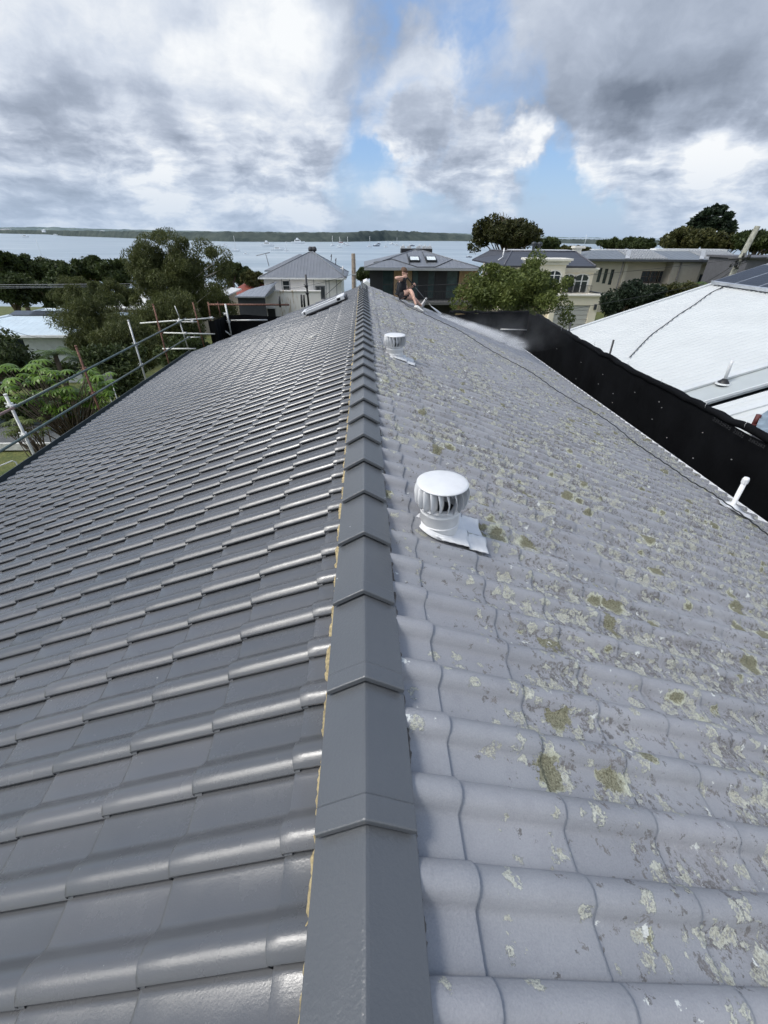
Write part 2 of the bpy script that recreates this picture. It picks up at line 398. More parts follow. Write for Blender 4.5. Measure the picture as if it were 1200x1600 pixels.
# ridge caps
def cap(y0, near_top):
    L = .455; hw = .128; dz = .074; t = .017
    b = MB(); secs = [(0., .0335, 0.), (.004, .036, 0), (.060, .0345, 0), (.066, .028, 0), (L, .000, 0)]
    js = rng.normal(0, .0022); jr = rng.normal(0, .002); jw = rng.normal(0, .0015)
    vs = []; fs = []
    for (d, lift, _) in secs:
        x = -.009 + js*(1-d/L); e = hw+jw
        z = 8.0 - .014 + lift
        pr = [(-e, -dz), (-e*.5, -dz*.5+.001), (-.008, -.0042), (0, -.001), (.008, -.0042), (e*.5, -dz*.5+.001), (e, -dz), (e-.003, -dz-t), (0, -t-.002), (-e+.003, -dz-t)]
        for (px, pz_) in pr: vs.append((x+px, y0+d, z+pz_+jr*px*4))
    n = 10
    for i in range(len(secs)-1):
        for k in range(n): fs.append((i*n+k, (i+1)*n+k, (i+1)*n+(k+1) % n, i*n+(k+1) % n))
    fs.append(tuple(range(n))[::-1]); fs.append(tuple(range((len(secs)-1)*n, len(secs)*n)))
    b.add(vs, fs)
    return b.build('ridge_cap', M_cap, house, bevel=.0015)
yy = .476 - 4*.4
while yy < 14.3:
    cap(yy, 0); yy += .398
# mortar bedding squeezed out along both edges of the caps
def mortar(side):
    r_ = np.random.default_rng(11+side); n = 2600; ys = np.linspace(-1.4, 14.4, n)
    rag = np.convolve(r_.normal(0, 1, n), np.ones(3)/3, 'same')*.0038 + np.convolve(r_.normal(0, 1, n), np.ones(14)/14, 'same')*.0115
    rag = rag + (.0035 if side < 0 else -.004)
    xo = .134 + np.clip(rag, -.02, .018); hz_ = np.convolve(r_.normal(0, 1, n), np.ones(4)/4, 'same')*.003
    xc = -.009
    rows = [(xo-.03, -.092+0*hz_), (xo-.004, -.092+hz_), (xo, -.098+hz_), (xo-.004, -.16+0*hz_)]
    V = np.concatenate([np.stack([xc+side*a, ys, 8-.008+b_], 1) for a, b_ in rows]); Q = []
    for i in range(len(rows)-1):
        a = np.arange(n-1)+i*n; Q.append(np.stack([a, a+1, a+1+n, a+n], 1))
    return np_mesh('mortar_bedding', V, np.concatenate(Q), mat('mortar_yellow' if side < 0 else 'mortar_grey', (.50, .40, .22) if side < 0 else (.13, .12, .11), .9, var=.4, vs=60, bump=.8, bs=300), house)
mortar(-1); mortar(1)
# structure below the tiles: sarking, walls, fascia, gutters, verge
M_wall = mat('brick_wall_paint', (.42, .40, .37), .8, bump=.3)
b = MB(); XL, XR = 5.78, 5.36
def rp(x, off): return 8 - abs(x)*TS - off
y0, yl, yr, yc = -2.4, yend(XL)-.25, yend(XR)-.25, 14.35
for s_, X, ye in ((-1, XL, yl), (1, XR, yr)):
    b.prism([(s_*.005, y0, rp(0, .135)), (s_*X, y0, rp(X, .135)), (s_*X, ye, rp(X, .135)), (s_*.005, yc, rp(0, .135))], (0, 0, -.04))
b.build('roof_underlay', mat('dark_sarking', (.03, .03, .032), .8), house)
b = MB()
b.prism([(-5.3, -2.3, -.5), (4.9, -2.3, -.5), (4.9, -2.3, rp(4.9, .24)), (0, -2.3, rp(0, .24)), (-5.3, -2.3, rp(5.3, .24))], (0, .2, 0))
b.prism([(-5.3, 14.0, -.5), (4.9, 14.0, -.5), (4.9, 14.0, rp(4.9, .24)), (0, 14.0, rp(0, .24)), (-5.3, 14.0, rp(5.3, .24))], (0, .2, 0))
b.box((-5.3, -2.1, -.5), (-5.1, 14.0, rp(5.3, .26))); b.box((4.7, -2.1, -.5), (4.9, 14.0, rp(4.9, .26)))
b.build('wall', M_wall, house)
M_gut = mat('dark_green_grey_gutter', (.06, .075, .08), .35, var=.15)
b = MB(); zl = rp(XL+.18, .11)
b.box((-6.10, y0, zl-.02), (-5.985, yl+.5, zl-.005+.0)); b.box((-6.112, y0, zl-.02), (-6.100, yl+.5, zl+.085)); b.box((-5.80, y0, zl-.17), (-5.775, yl+.3, zl-.0))
b.build('gutter', M_gut, house)
b = MB(); zr = rp(XR+.15, .12)
b.box((5.50, y0, zr-.02), (5.60, yr+.5, zr-.005)); b.box((5.60, y0, zr-.02), (5.608, yr+.5, zr+.040)); b.box((5.36, y0, zr-.17), (5.385, yr+.3, zr))
b.build('gutter', mat('white_gutter', (.78, .79, .80), .4), house)
# ------------------------------------------------------------------ ground, water, far shore
def ss(a, b, x):
    t = np.clip((x-a)/(b-a), 0, 1); return t*t*(3-2*t)
def gz(x, y):
    x = np.asarray(x, float); y = np.asarray(y, float)
    return -19*ss(42, 260, y) - 1.2*ss(24, 44, y) + 2.6*ss(10, 20, x)*ss(16, 40, y) + .25*np.sin(x*.13+1)*np.sin(y*.11)*ss(14, 30, np.hypot(x, y-7))
xs = np.concatenate([np.linspace(-9000, -400, 14), np.linspace(-360, -70, 20), np.linspace(-66, 66, 80), np.linspace(70, 360, 20), np.linspace(400, 9000, 14)])
ys = np.concatenate([np.linspace(-3000, -60, 10), np.linspace(-40, 110, 76), np.linspace(114, 420, 52)])
gx, gy = np.meshgrid(xs, ys)
Vg = np.stack([gx.ravel(), gy.ravel(), gz(gx, gy).ravel()], 1)
nx = len(xs); ii, jj = np.meshgrid(np.arange(len(ys)-1), np.arange(nx-1), indexing='ij'); a = (ii*nx+jj).ravel()
def ground_mat():
    mm = bpy.data.materials.new('grass_ground'); mm.use_nodes = True; mm.node_tree.nodes.clear(); g = N(mm.node_tree)
    P = g.n('ShaderNodeNewGeometry').outputs['Position']; b = g.n('ShaderNodeBsdfPrincipled')
    c = g.mix(g.mr(g.noise(P, .9, 7, .65), .35, .65), (.085, .115, .025), (.20, .19, .055))
    c = g.mix(g.mr(g.noise(P, 9, 5, .7), .4, .65), c, (.05, .07, .018))
    g.put(b.inputs['Base Color'], c); b.inputs['Roughness'].default_value = .9
    q = g.n('ShaderNodeBump'); q.inputs['Strength'].default_value = .8; q.inputs['Distance'].default_value = .05
    g.put(q.inputs['Height'], g.noise(P, 22, 5, .7)); g.put(b.inputs['Normal'], q.outputs[0])
    o = g.n('ShaderNodeOutputMaterial'); mm.node_tree.links.new(b.outputs[0], o.inputs[0]); return mm
tag(np_mesh('ground', Vg, np.stack([a, a+1, a+1+nx, a+nx], 1), ground_mat(), smooth=True), kind='structure')
def water_mat():
    mm = bpy.data.materials.new('bay_water'); mm.use_nodes = True; mm.node_tree.nodes.clear(); g = N(mm.node_tree)
    P = g.n('ShaderNodeNewGeometry').outputs['Position']; b = g.n('ShaderNodeBsdfPrincipled')
    X, Y, Z = g.sep(P); pv = g.comb(g.math('MULTIPLY', X, .22), Y, Z)
    c = g.mix(g.mr(g.noise(pv, .012, 6, .6), .35, .65), (.25, .32, .37), (.36, .42, .46))
    g.put(b.inputs['Base Color'], c); g.put(b.inputs['Roughness'], g.mr(g.noise(pv, .03, 5, .6), .3, .7, .28, .46))
    q = g.n('ShaderNodeBump'); q.inputs['Strength'].default_value = .35; q.inputs['Distance'].default_value = .5
    g.put(q.inputs['Height'], g.noise(pv, .28, 5, .65)); g.put(b.inputs['Normal'], q.outputs[0])
    o = g.n('ShaderNodeOutputMaterial'); mm.node_tree.links.new(b.outputs[0], o.inputs[0]); return mm
V = [(-12000, 120, -14), (12000, 120, -14), (12000, 14000, -14), (-12000, 14000, -14)]
tag(np_mesh('water', V, [(0, 1, 2, 3)], water_mat()), kind='structure')
def far_mat(name, c1, c2, sc_):
    mm = bpy.data.materials.new(name); mm.use_nodes = True; mm.node_tree.nodes.clear(); g = N(mm.node_tree)
    P = g.n('ShaderNodeNewGeometry').outputs['Position']; b = g.n('ShaderNodeBsdfPrincipled')
    c = g.mix(g.mr(g.noise(P, sc_, 7, .7), .38, .62), c1, c2)
    g.put(b.inputs['Base Color'], c); b.inputs['Roughness'].default_value = .95; b.inputs['Specular IOR Level'].default_value = .1
    o = g.n('ShaderNodeOutputMaterial'); mm.node_tree.links.new(b.outputs[0], o.inputs[0]); return mm
def shore(name, pts, depth, mt, rough_h, seed, rise=60., n=420):
    """wooded land behind a shoreline: pts are (waterline pixel x, y, distance of the crest, top pixel y); a height field running back from the shore"""
    r_ = np.random.default_rng(seed)
    px = np.array([p[0] for p in pts], float)
    A = np.array([pz(p[0], p[1], -14) for p in pts])          # waterline
    H = np.array([pY(p[0], p[3], pz(p[0], p[1], -14)[1]+rise)[2] for p in pts])
    t = np.linspace(px[0], px[-1], n)
    sx = np.interp(t, px, A[:, 0]); sy = np.interp(t, px, A[:, 1]); h = np.interp(t, px, H)
    dn = np.stack([sx, sy], 1); dn = dn/np.linalg.norm(dn, axis=1)[:, None]
    rows = [(-15, 0.), (0, .0), (8, .28), (rise*.35, .50), (rise*.7, .8), (rise, 1.), (rise*2, 1.0), (depth*.5, .97), (depth, .9), (depth*1.05, 0)]
    V = []
    for d, k in rows:
        nz = np.convolve(r_.normal(0, 1, n+8), np.ones(3)/3, 'same')[4:-4]*rough_h*(1 if k > .3 else .15)
        z = -14.5 + (h+14.5)*k + nz*(k > 0)
        V.append(np.stack([sx+dn[:, 0]*d, sy+dn[:, 1]*d, z], 1))
    V = np.concatenate(V); ii, jj = np.meshgrid(np.arange(len(rows)-1), np.arange(n-1), indexing='ij'); a = (ii*n+jj).ravel()
    return tag(np_mesh(name, V, np.stack([a, a+1, a+1+n, a+n], 1), mt), kind='structure')
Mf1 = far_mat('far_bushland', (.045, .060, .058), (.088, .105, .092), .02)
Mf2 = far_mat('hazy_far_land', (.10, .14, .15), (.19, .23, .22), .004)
shore('far_shore', [(-260, 362.2, 0, 357.), (0, 364.9, 0, 359.3), (75, 366.3, 0, 359.8), (100, 368.8, 0, 360.3), (170, 371, 0, 361.2), (260, 374.6, 0, 362.2), (360, 377.6, 0, 363.0), (450, 378., 0, 364.), (545, 377.8, 0, 363.8),
      (575, 377.2, 0, 361.), (600, 376.6, 0, 360.), (640, 376.4, 0, 362.), (700, 376.6, 0, 364.8), (735, 377, 0, 367.5), (742, 377.4, 0, 373)], 500, Mf1, 2.2, 5, 70)
shore('far_shore', [(700, 374.6, 0, 367.2), (800, 376.8, 0, 371.2), (890, 380.6, 0, 374.4), (960, 382.0, 0, 374.8), (1100, 384, 0, 376.5), (1300, 387, 0, 379.)], 500, Mf1, 2.2, 6, 70)
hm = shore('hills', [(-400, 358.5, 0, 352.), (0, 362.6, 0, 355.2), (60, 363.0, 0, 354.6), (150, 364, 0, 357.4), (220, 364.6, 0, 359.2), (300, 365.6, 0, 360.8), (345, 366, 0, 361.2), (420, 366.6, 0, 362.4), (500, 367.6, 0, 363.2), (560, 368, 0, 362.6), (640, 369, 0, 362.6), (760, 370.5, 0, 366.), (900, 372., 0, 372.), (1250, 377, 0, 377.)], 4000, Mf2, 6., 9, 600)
# pale fuel tanks and sheds on the far hills, too far to be more than white specks
M_far_white = mat('far_white', (.78, .78, .78), .7)
for i, (px_, py_, wd) in enumerate([(404, 365.6, 5), (411, 365.8, 3), (418, 366, 4), (427, 366, 4), (438, 366.2, 4.5), (446, 366.2, 4), (457, 366.2, 5), (8, 358.6, 16), (68, 360.0, 4), (160, 361.6, 6), (388, 365.4, 6)]):
    Yv = 2050 if px_ > 300 else 5200 if px_ < 60 else 3600
    c = pY(px_, py_, Yv); ww = wd*Yv/673*.45; hh_ = 1.25*Yv/673
    b = MB(); b.box((c[0]-ww, c[1]-8, c[2]-hh_*1.6), (c[0]+ww, c[1]+8, c[2]+hh_*.45)); b.prism([(c[0]-ww*1.05, c[1]-9, c[2]+hh_*.45), (c[0]+ww*1.05, c[1]-9, c[2]+hh_*.45), (c[0], c[1]-9, c[2]+hh_*.8)], (0, 18, 0))
    o = b.build('distant_shed', M_far_white)
    tag(o, ('first', 'second', 'third', 'fourth', 'fifth', 'sixth', 'seventh', 'long pale', 'small', 'small', 'leftmost')[i] + (' from left of the row of tiny white buildings above the far shore' if i < 7 else (' white strip of buildings at the far left end of the horizon', ' white building left of the dark peninsula', ' white building above the peninsula left of the casuarina', ' white building above the far shore, left of the white row')[i-7]), 'building', 'white buildings on the far shore')
# ------------------------------------------------------------------ boats
M_hull = mat('boat_white', (.80, .81, .82), .4, var=.04); M_dk = mat('boat_dark', (.03, .035, .04), .4); M_navy = mat('boat_navy', (.03, .05, .10), .4); M_pink = mat('boat_faded_red', (.45, .25, .24), .5)
M_alu = mat('mast_alloy', (.72, .72, .72), .5, var=.05)
def hull_mb(L, B_, H, mi=0):
    b = MB(); st = [(-.5, .75, .0), (-.45, .85, 0), (-.2, 1., 0.), (.1, .95, .02), (.32, .6, .10), (.45, .22, .18), (.5, .02, .24)]
    vs = []; fs = []
    for (t, wf, sh) in st:
        x = t*L; wv = B_/2*wf; vs += [(x, -wv, H*(1+sh)), (x, -wv*.72, 0.), (x, 0, -.15*H), (x, wv*.72, 0.), (x, wv, H*(1+sh))]
    for i in range(len(st)-1):
        for k in range(4): fs.append((i*5+k, i*5+k+1, (i+1)*5+k+1, (i+1)*5+k))
        fs.append((i*5+4, i*5, (i+1)*5, (i+1)*5+4))
    fs.append((0, 1, 2, 3, 4)); b.add(vs, fs, mi); return b
def boat(kind, px_, py_, lpx, mpx, label, heading=0., cat=None, dark=None):
    p = pz(px_, py_, -14.0); dep = float((M3.T @ (p-CAM))[2]); k = dep/673
    L = lpx*k*1.15; Hm = mpx*k*1.1
    if kind == 'sail': L = max(L, 5.)
    t = thing('sailing_boat' if kind == 'sail' else 'motor_boat', p, label, 'sailing boat' if kind == 'sail' else 'motor boat', 'boats moored in the bay')
    Hh = max(L*.12 if kind != 'cruiser' else L*.14, 1.1*k)
    o = hull_mb(L, L*.3, Hh).build('hull', dark or M_hull); o.parent = t
    b = MB()
    if kind == 'sail':
        b.box((-L*.18, -L*.08, Hh*.9), (L*.2, L*.08, Hh*1.6)); b.box((-L*.1, -L*.06, Hh*1.6), (L*.1, L*.06, Hh*1.8)); o = b.build('cabin', M_hull); o.parent = t
        b = MB(); r_ = max(.07, .32*k)
        b.tube([(L*.06, 0, Hh*.8), (L*.05, 0, Hm)], [r_, r_*.6], 6); b.tube([(L*.06, 0, Hh*2.4), (-L*.36, 0, Hh*2.3)], r_*.9, 6); o = b.build('mast', M_alu); o.parent = t
    else:
        b.prism([(-L*.28, -L*.11, Hh*.95), (L*.24, -L*.11, Hh*.95), (L*.12, -L*.11, Hh*1.9), (-L*.22, -L*.11, Hh*1.95)], (0, L*.22, 0))
        if kind == 'cruiser': b.prism([(-L*.14, -L*.09, Hh*1.95), (L*.06, -L*.09, Hh*1.95), (L*.0, -L*.09, Hh*2.7), (-L*.12, -L*.09, Hh*2.7)], (0, L*.18, 0))
        o = b.build('cabin', M_hull); o.parent = t
        b = MB(); b.box((-L*.2, -L*.115, Hh*1.35), (L*.14, L*.115, Hh*1.7)); o = b.build('window', M_dk); o.parent = t
        if mpx: b = MB(); b.tube([(0, 0, Hh*2), (0, 0, Hm)], max(.06, .15*k), 6); o = b.build('mast', M_alu); o.parent = t
    t.rotation_euler = (0, 0, heading); return t
boat('sail', 66, 404.5, 12, 25, 'sailing boat with one tall white mast, nearest the left edge of the bay', .1)
boat('motor', 40, 370.5, 10, 0, 'small low motor boat far off near the left edge of the bay', 0)
boat('motor', 87, 367.8, 6, 0, 'tiny boat close under the dark left end of the far shore', 0)
boat('sail', 368, 393, 12, 19, 'white sailing boat right of the tallest casuarina', .3)
boat('motor', 352, 394.5, 11, 0, 'low white motor boat between the casuarina and the nearest sailing boat', .1)
boat('motor', 384.5, 397.5, 7, 0, 'small white runabout nearest the camera, left of the antenna', 0)
boat('motor', 351.5, 383.4, 7, 0, 'tiny pale boat beyond the casuarina crown', 0)
boat('cruiser', 418, 385, 18, 6, 'big white cruiser with a cabin above the antenna', 0)
boat('motor', 434, 391.5, 17, 0, 'long white motor boat with a dark waterline left of the grey hip roof', 0, dark=None)
boat('sail', 448, 392.5, 5, 12, 'small white sailing boat just left of the grey hip roof', .4)
boat('cruiser', 466, 381, 18, 6, 'large white ferry under the far shore above the chimney pots', 0)
boat('sail', 519.5, 384, 6, 12, 'slim sailing boat right of the chimney pots', .5)
boat('sail', 530.5, 387, 7, 13, 'sailing boat lower than its neighbours, left of the timber pole', .2)
boat('motor', 532.5, 379.5, 6, 5, 'faded red work boat behind the cluster of sailing boats', .2, dark=M_pink)
boat('cruiser', 538, 382.5, 7, 0, 'white cabin boat in the middle of the cluster', .3)
boat('sail', 543, 384, 6, 11, 'sailing boat at the right end of the cluster above the timber pole', .3)
boat('sail', 577.5, 386, 7, 13, 'white sailing boat above the left corner of the dark house roof', .5)
boat('motor', 588, 384.8, 9, 0, 'dark motor boat lying above the left part of the dark house roof', .2, dark=M_navy)
boat('motor', 591.5, 381.8, 5, 0, 'small dark boat behind the dark motor boat', .1, dark=M_navy)
boat('motor', 603, 386.5, 5, 8, 'small pale boat left of the roof box of the dark house', 0)
boat('cruiser', 613, 382, 7, 0, 'white cruiser beyond the roof of the dark house', .2)
boat('motor', 620, 384, 8, 10, 'white work boat beside the white cruiser', 0)
boat('motor', 644, 384.6, 7, 0, 'dark boat seen just above the black roof box', 0, dark=M_navy)
boat('motor', 658, 385.6, 7, 0, 'white boat just above the right half of the black roof box', 0)
boat('motor', 672, 387, 6, 0, 'white boat above the right end of the black roof box', 0)
boat('motor', 738, 384.6, 7, 6, 'small boat against the left side of the big fig tree', 0)
boat('motor', 733, 402.2, 8, 0, 'low dark boat between the dark house roof and the fig tree', 0, dark=M_navy)
boat('sail', 912, 386.5, 5, 15, 'thin masted sailing boat right of the fig tree', 0)

# ------------------------------------------------------------------ left edge scaffold
M_galv = mat('galvanised_tube', (.50, .50, .49), .42, .35, var=.25, vs=9, bump=.2, bs=60)
M_rust = mat('rusty_red_tube', (.155, .055, .038), .75, var=.5, vs=14, bump=.5, bs=90, c2=(.26, .13, .09))
M_green = mat('green_grey_tube', (.10, .135, .13), .38, .2, var=.3, vs=7, bump=.15, bs=60)
M_white_tube = mat('white_worn_tube', (.70, .70, .67), .5, var=.14, vs=12, bump=.2, bs=60)
def coupler(b, p, ax=(1, 0, 0), mi=0):
    p = np.array(p, float); r_ = .034
    b.tube([p+(0, 0, -.045), p+(0, 0, .045)], [.045, .045], 10, mi)
    for s_ in (-1, 1): b.box(p+(s_*.035-.014, -.075, -.014), p+(s_*.035+.014, .03, .014), mi)
    b.tube([p+(.05, -.05, 0), p+(.05, .06, 0)], .014, 6, mi); b.tube([p+(-.045, -.01, .03), p+(-.075, -.03, .055)], .012, 6, mi)
sc1 = thing('scaffold', (-6.5, 11, 0), 'scaffold guard rail of posts and green tubes along the left eave', 'scaffold')
XS = -6.5
def post(root, X, top, bot, m_, r_=.024, zb=None):
    a_ = pX(*top, X); c_ = pX(*bot, X); yv = (a_[1]+c_[1])/2
    b = MB(); z0 = 4.6 if zb is None else zb
    b.tube([(X, yv, z0), (X, a_[1], a_[2])], r_, 12)
    for zc in (5.93, 6.50):
        if zc < a_[2]-.02: coupler(b, (X, yv, zc))
    b.tube([(X, a_[1], a_[2]-.03), (X, a_[1], a_[2])], r_*1.15, 12)
    return b.build('post', m_, root)
post(sc1, XS, (7.7, 615.7), (58.6, 719), M_white_tube, .026)
post(sc1, XS, (118, 540), (158, 643), M_rust)
post(sc1, XS, (200, 500), (230, 595), M_galv)
post(sc1, XS, (239, 475), (266, 568), M_rust)
def rail(root, pts, m_, r_=.024, name='rail'):
    b = MB(); b.tube(pts, r_, 12); return b.build(name, m_, root)
rail(sc1, [(XS+.05, 7.95, 6.47), (XS+.05, 17.2, 6.58)], M_green)
rail(sc1, [(XS+.05, 3.0, 6.44), (XS+.05, 7.97, 6.47)], mat('pinkish_rust_tube', (.33, .22, .19), .6, var=.3, vs=10))
rail(sc1, [(XS+.05, 3.0, 5.91), (XS+.05, 17.2, 5.96)], M_green)
rail(sc1, [(-6.19, 3.0, 5.42), (-6.19, 15.5, 5.45)], M_green, .02, 'toe_rail')
# far-left corner frame of tubes
def tubeY(root, Yv, p, q, m_, r_=.024, name='rail'):
    return rail(root, [pY(*p, Yv), pY(*q, Yv)], m_, r_, name)
sc2 = thing('scaffold', (-5, 17, 0), 'corner scaffold of white and rusty tubes beyond the far left roof corner', 'scaffold')
Yf = 17.0
b = MB(); tubeY(sc2, Yf, (219, 505), (330, 497), M_white_tube); tubeY(sc2, Yf-.05, (255, 520), (336, 522), M_white_tube); tubeY(sc2, Yf-.1, (254, 545), (306, 545), M_white_tube, .026)
tubeY(sc2, Yf+.8, (284, 503), (309, 503), M_galv, .02); tubeY(sc2, Yf+.8, (292, 527), (313, 527), M_galv, .02)
tubeY(sc2, Yf, (301, 472), (320, 545), M_rust, name='post'); tubeY(sc2, Yf+.2, (325, 472), (330, 503), M_rust, name='post'); tubeY(sc2, Yf+.9, (340, 472), (345, 495), M_rust, .02, 'post')
tubeY(sc2, Yf, (279, 497), (295, 548), M_galv, .022, 'post')
tubeY(sc2, Yf+.4, (273, 400+78), (283, 503), M_galv, .015, 'post')
tubeY(sc2, Yf-.15, (352, 475), (361.5, 524), M_white_tube, .03, 'post')
tubeY(sc2, Yf, (326, 475.8), (452, 476.3), M_rust, .03); tubeY(sc2, Yf-.15, (361, 500.6), (418, 500.2), M_galv, .026); tubeY(sc2, Yf-.25, (348, 514), (360, 523.5), M_white_tube, .022)
tubeY(sc2, Yf, (477.6, 429), (482.5, 478), mat('black_tube', (.02, .02, .022), .5), .035, 'post')
for p in ((478.5, 447), (480, 458)): 
    b = MB(); coupler(b, pY(*p, Yf-.03)); b.build('coupler', MATS['black_tube'], sc2)
for a_, c_ in (((436, 463), (438, 480)), ((470.5, 460), (472, 480)), ((474.5, 461), (476, 480))): tubeY(sc2, Yf, a_, c_, MATS['black_tube'], .035, 'post')
for p in ((279, 503), (290, 521), (301, 503), (352.5, 491), (331, 497), (357.5, 503)):
    b = MB(); coupler(b, pY(*p, Yf-.06)); b.build('coupler', M_galv, sc2)
# black shade cloth, wrinkled, hung on the scaffold
def cloth_mat():
    mm = bpy.data.materials.new('black_shade_cloth'); mm.use_nodes = True; mm.node_tree.nodes.clear(); g = N(mm.node_tree)
    P = g.n('ShaderNodeNewGeometry').outputs['Position']; b = g.n('ShaderNodeBsdfPrincipled')
    c = g.mix(g.mr(g.noise(P, 1.3, 6, .6), .3, .7), (.0022, .0024, .003), (.006, .0065, .0078))
    g.put(b.inputs['Base Color'], c); b.inputs['Roughness'].default_value = .8; b.inputs['Specular IOR Level'].default_value = .10
    X, Y, Z = g.sep(P)
    q = g.n('ShaderNodeBump'); q.inputs['Strength'].default_value = .5; q.inputs['Distance'].default_value = .03
    g.put(q.inputs['Height'], g.noise(g.comb(g.math('MULTIPLY', X, 5.), g.math('MULTIPLY', Y, 5.), g.math('MULTIPLY', Z, 1.2)), 1.2, 5, .6)); g.put(b.inputs['Normal'], q.outputs[0])
    o = g.n('ShaderNodeOutputMaterial'); mm.node_tree.links.new(b.outputs[0], o.inputs[0]); return mm
M_cloth = cloth_mat()
def cloth(root, path, ztop, zbot, seed, amp=.05, nseg=120, nv=22):
    r_ = np.random.default_rng(seed); path = np.array(path, float)
    d = np.concatenate([[0], np.cumsum(np.linalg.norm(np.diff(path[:, :2], axis=0), axis=1))]); t = np.linspace(0, d[-1], nseg)
    x = np.interp(t, d, path[:, 0]); y = np.interp(t, d, path[:, 1]); zt = np.interp(t, d, ztop)
    tx = np.gradient(x); ty = np.gradient(y); l = np.hypot(tx, ty); nxn, nyn = -ty/l, tx/l
    V = []
    f1 = np.convolve(r_.normal(0, 1, nseg+10), np.ones(5)/5, 'same')[5:-5]; f2 = np.convolve(r_.normal(0, 1, nseg+10), np.ones(3)/3, 'same')[5:-5]
    for k in range(nv):
        v = k/(nv-1); off = amp*(f1*math.sin(3.1*v+.4)*1.6 + f2*math.cos(5*v)*.7)*(min(1, v*4)) + r_.normal(0, .004, nseg)
        sag = np.abs(np.sin(t/2.2*math.pi))*.045*(1-v)
        V.append(np.stack([x+nxn*off, y+nyn*off, (zt-sag)*(1-v)+zbot*v], 1))
    V = np.concatenate(V); ii, jj = np.meshgrid(np.arange(nv-1), np.arange(nseg-1), indexing='ij'); a = (ii*nseg+jj).ravel()
    return np_mesh('shade_cloth', V, np.stack([a, a+1, a+1+nseg, a+nseg], 1), M_cloth, root, smooth=True)
zt2 = float(pY(420, 491, 17.1)[2])
p0 = pY(334, 499, 15.6); 
cloth(sc2, [(p0[0], p0[1], 0), (pY(352, 492, 17.1)[0], 17.1, 0), (1.6, 17.1, 0)], [p0[2]-.02, zt2, zt2-.1], 3.5, 21, .06)
cloth(sc2, [(-5.6, 16.95, 0), (-2.5, 16.9, 0), (.5, 16.85, 0)], [6.55, 6.6, 6.5], 3.2, 25, .06)
sc3 = thing('scaffold', (6.5, 9, 0), 'scaffold along the right eave wrapped in black shade cloth', 'scaffold')
XR3 = 6.45; zR = 6.50
cloth(sc3, [(XR3, -1, 0), (XR3, 5, 0), (XR3, 10, 0), (XR3-.02, 15, 0), (XR3-.25, 17.4, 0)], [zR-.05, zR-.06, zR+.02, zR+.18, zR+.3], 2.2, 31, .05, 240)
cloth(sc3, [(XR3-.25, 17.4, 0), (5.0, 17.5, 0), (3.3, 17.5, 0), (1.6, 17.4, 0)], [zR+.3, zR+.27, zR+.2, zR+.2], 2.2, 33, .07)
rr = np.random.default_rng(5)
pts = [(XR3+.02, y, zR-.03+.018*rr.normal()+(0.02 if y < 11 else .12 + .03*(y-14))) for y in np.linspace(-1, 17.3, 60)]
b = MB(); b.tube(pts, [.055+.012*rr.random() for _ in pts], 9); b.tube([(p[0]+.09, p[1], p[2]-.01) for p in pts], [.035+.02*rr.random() for _ in pts], 8); b.build('rolled_hem', M_cloth, sc3)
b = MB()
pts = [(x, 17.45, zR+.27+.015*rr.normal()) for x in np.linspace(3.2, 6.2, 16)]; b.tube(pts, [.05+.015*rr.random() for _ in pts], 9); b.build('rolled_hem', M_cloth, sc3)
for top, bot in (((892, 504), (887.5, 526)), ((959, 531), (952.5, 556))):
    a_ = pX(*top, XR3+.12); c_ = pX(*bot, XR3+.12); rail(sc3, [(XR3+.12, a_[1], a_[2]), (XR3+.12, a_[1], 1.0)], MATS['black_tube'], .026, 'post')
rail(sc3, [pY(782, 514.5, 17.3), pY(823, 515.5, 17.3)], M_galv, .022); rail(sc3, [pY(806, 536, 17.2), pY(819, 535, 17.2)], M_galv, .02)
for y in (1.5, 5.0, 8.4, 11.8, 15.2): rail(sc3, [(XR3+.14, y, -.2), (XR3+.14, y, zR-.08)], M_galv, .024, 'post')
b = MB()                                                       # pale cable ties
for p in ((878, 513), (930, 536), (983, 567), (1035, 594), (1104, 633), (1166, 663)):
    q = pX(*p, XR3-.045); b.tube([q+(0, 0, .06), q+(-.02, 0, .0), q+(0.0, .01, -.06)], .004, 6)
for p in ((935, 600), (958, 615), (1030, 628), (1034, 637), (942, 585), (992, 613), (957, 629), (1098, 676), (1083, 716), (1042, 684), (1143, 718), (1019, 655), (908, 566), (900, 592), (870, 545)):
    q = pX(*p, XR3-.05); d_ = rr.normal(0, 1, 3); b.box(q-(.008, .008, .004), q+(.004, .008, .006))
b.build('cable_tie', mat('pale_tie', (.55, .55, .55), .6), sc3)
# illegible faded stencilling near the hem
b = MB()
def stencil(pa, pb, n, h):
    A = pX(*pa, XR3-.075); B = pX(*pb, XR3-.075)
    for i in range(n):
        t = (i+.5)/n; q = A*(1-t)+B*t; wv = abs(A[1]-B[1])/n*.34
        if i % 3 == 0: b.box(q-(.004, wv, h), q+(0, -wv*.3, h)); b.box(q-(.0, wv, -h*.7), q+(.004, wv, h)); b.box(q-(.003, -wv*.4, h), q+(.001, wv, -h*.2))
        elif i % 3 == 1: b.box(q-(.004, wv*.9, h), q+(0, wv*.9, -h*.62)); b.box(q-(.002, wv, h), q+(.002, -wv*.4, h)); b.box(q-(.006, wv*.5, -h*.1), q+(-.003, wv, h*.4))
        else: b.box(q-(.004, wv, h), q+(0, -wv*.45, h)); b.box(q-(.002, -wv*.45, h), q+(.002, wv, h)); b.box(q-(.006, wv*.7, h*.15), q+(-.003, wv*.7, h*.3))
stencil((1114, 654), (1142, 670), 8, .032); stencil((1146, 673), (1162, 682), 5, .032); stencil((1170, 686), (1195, 699), 7, .025)
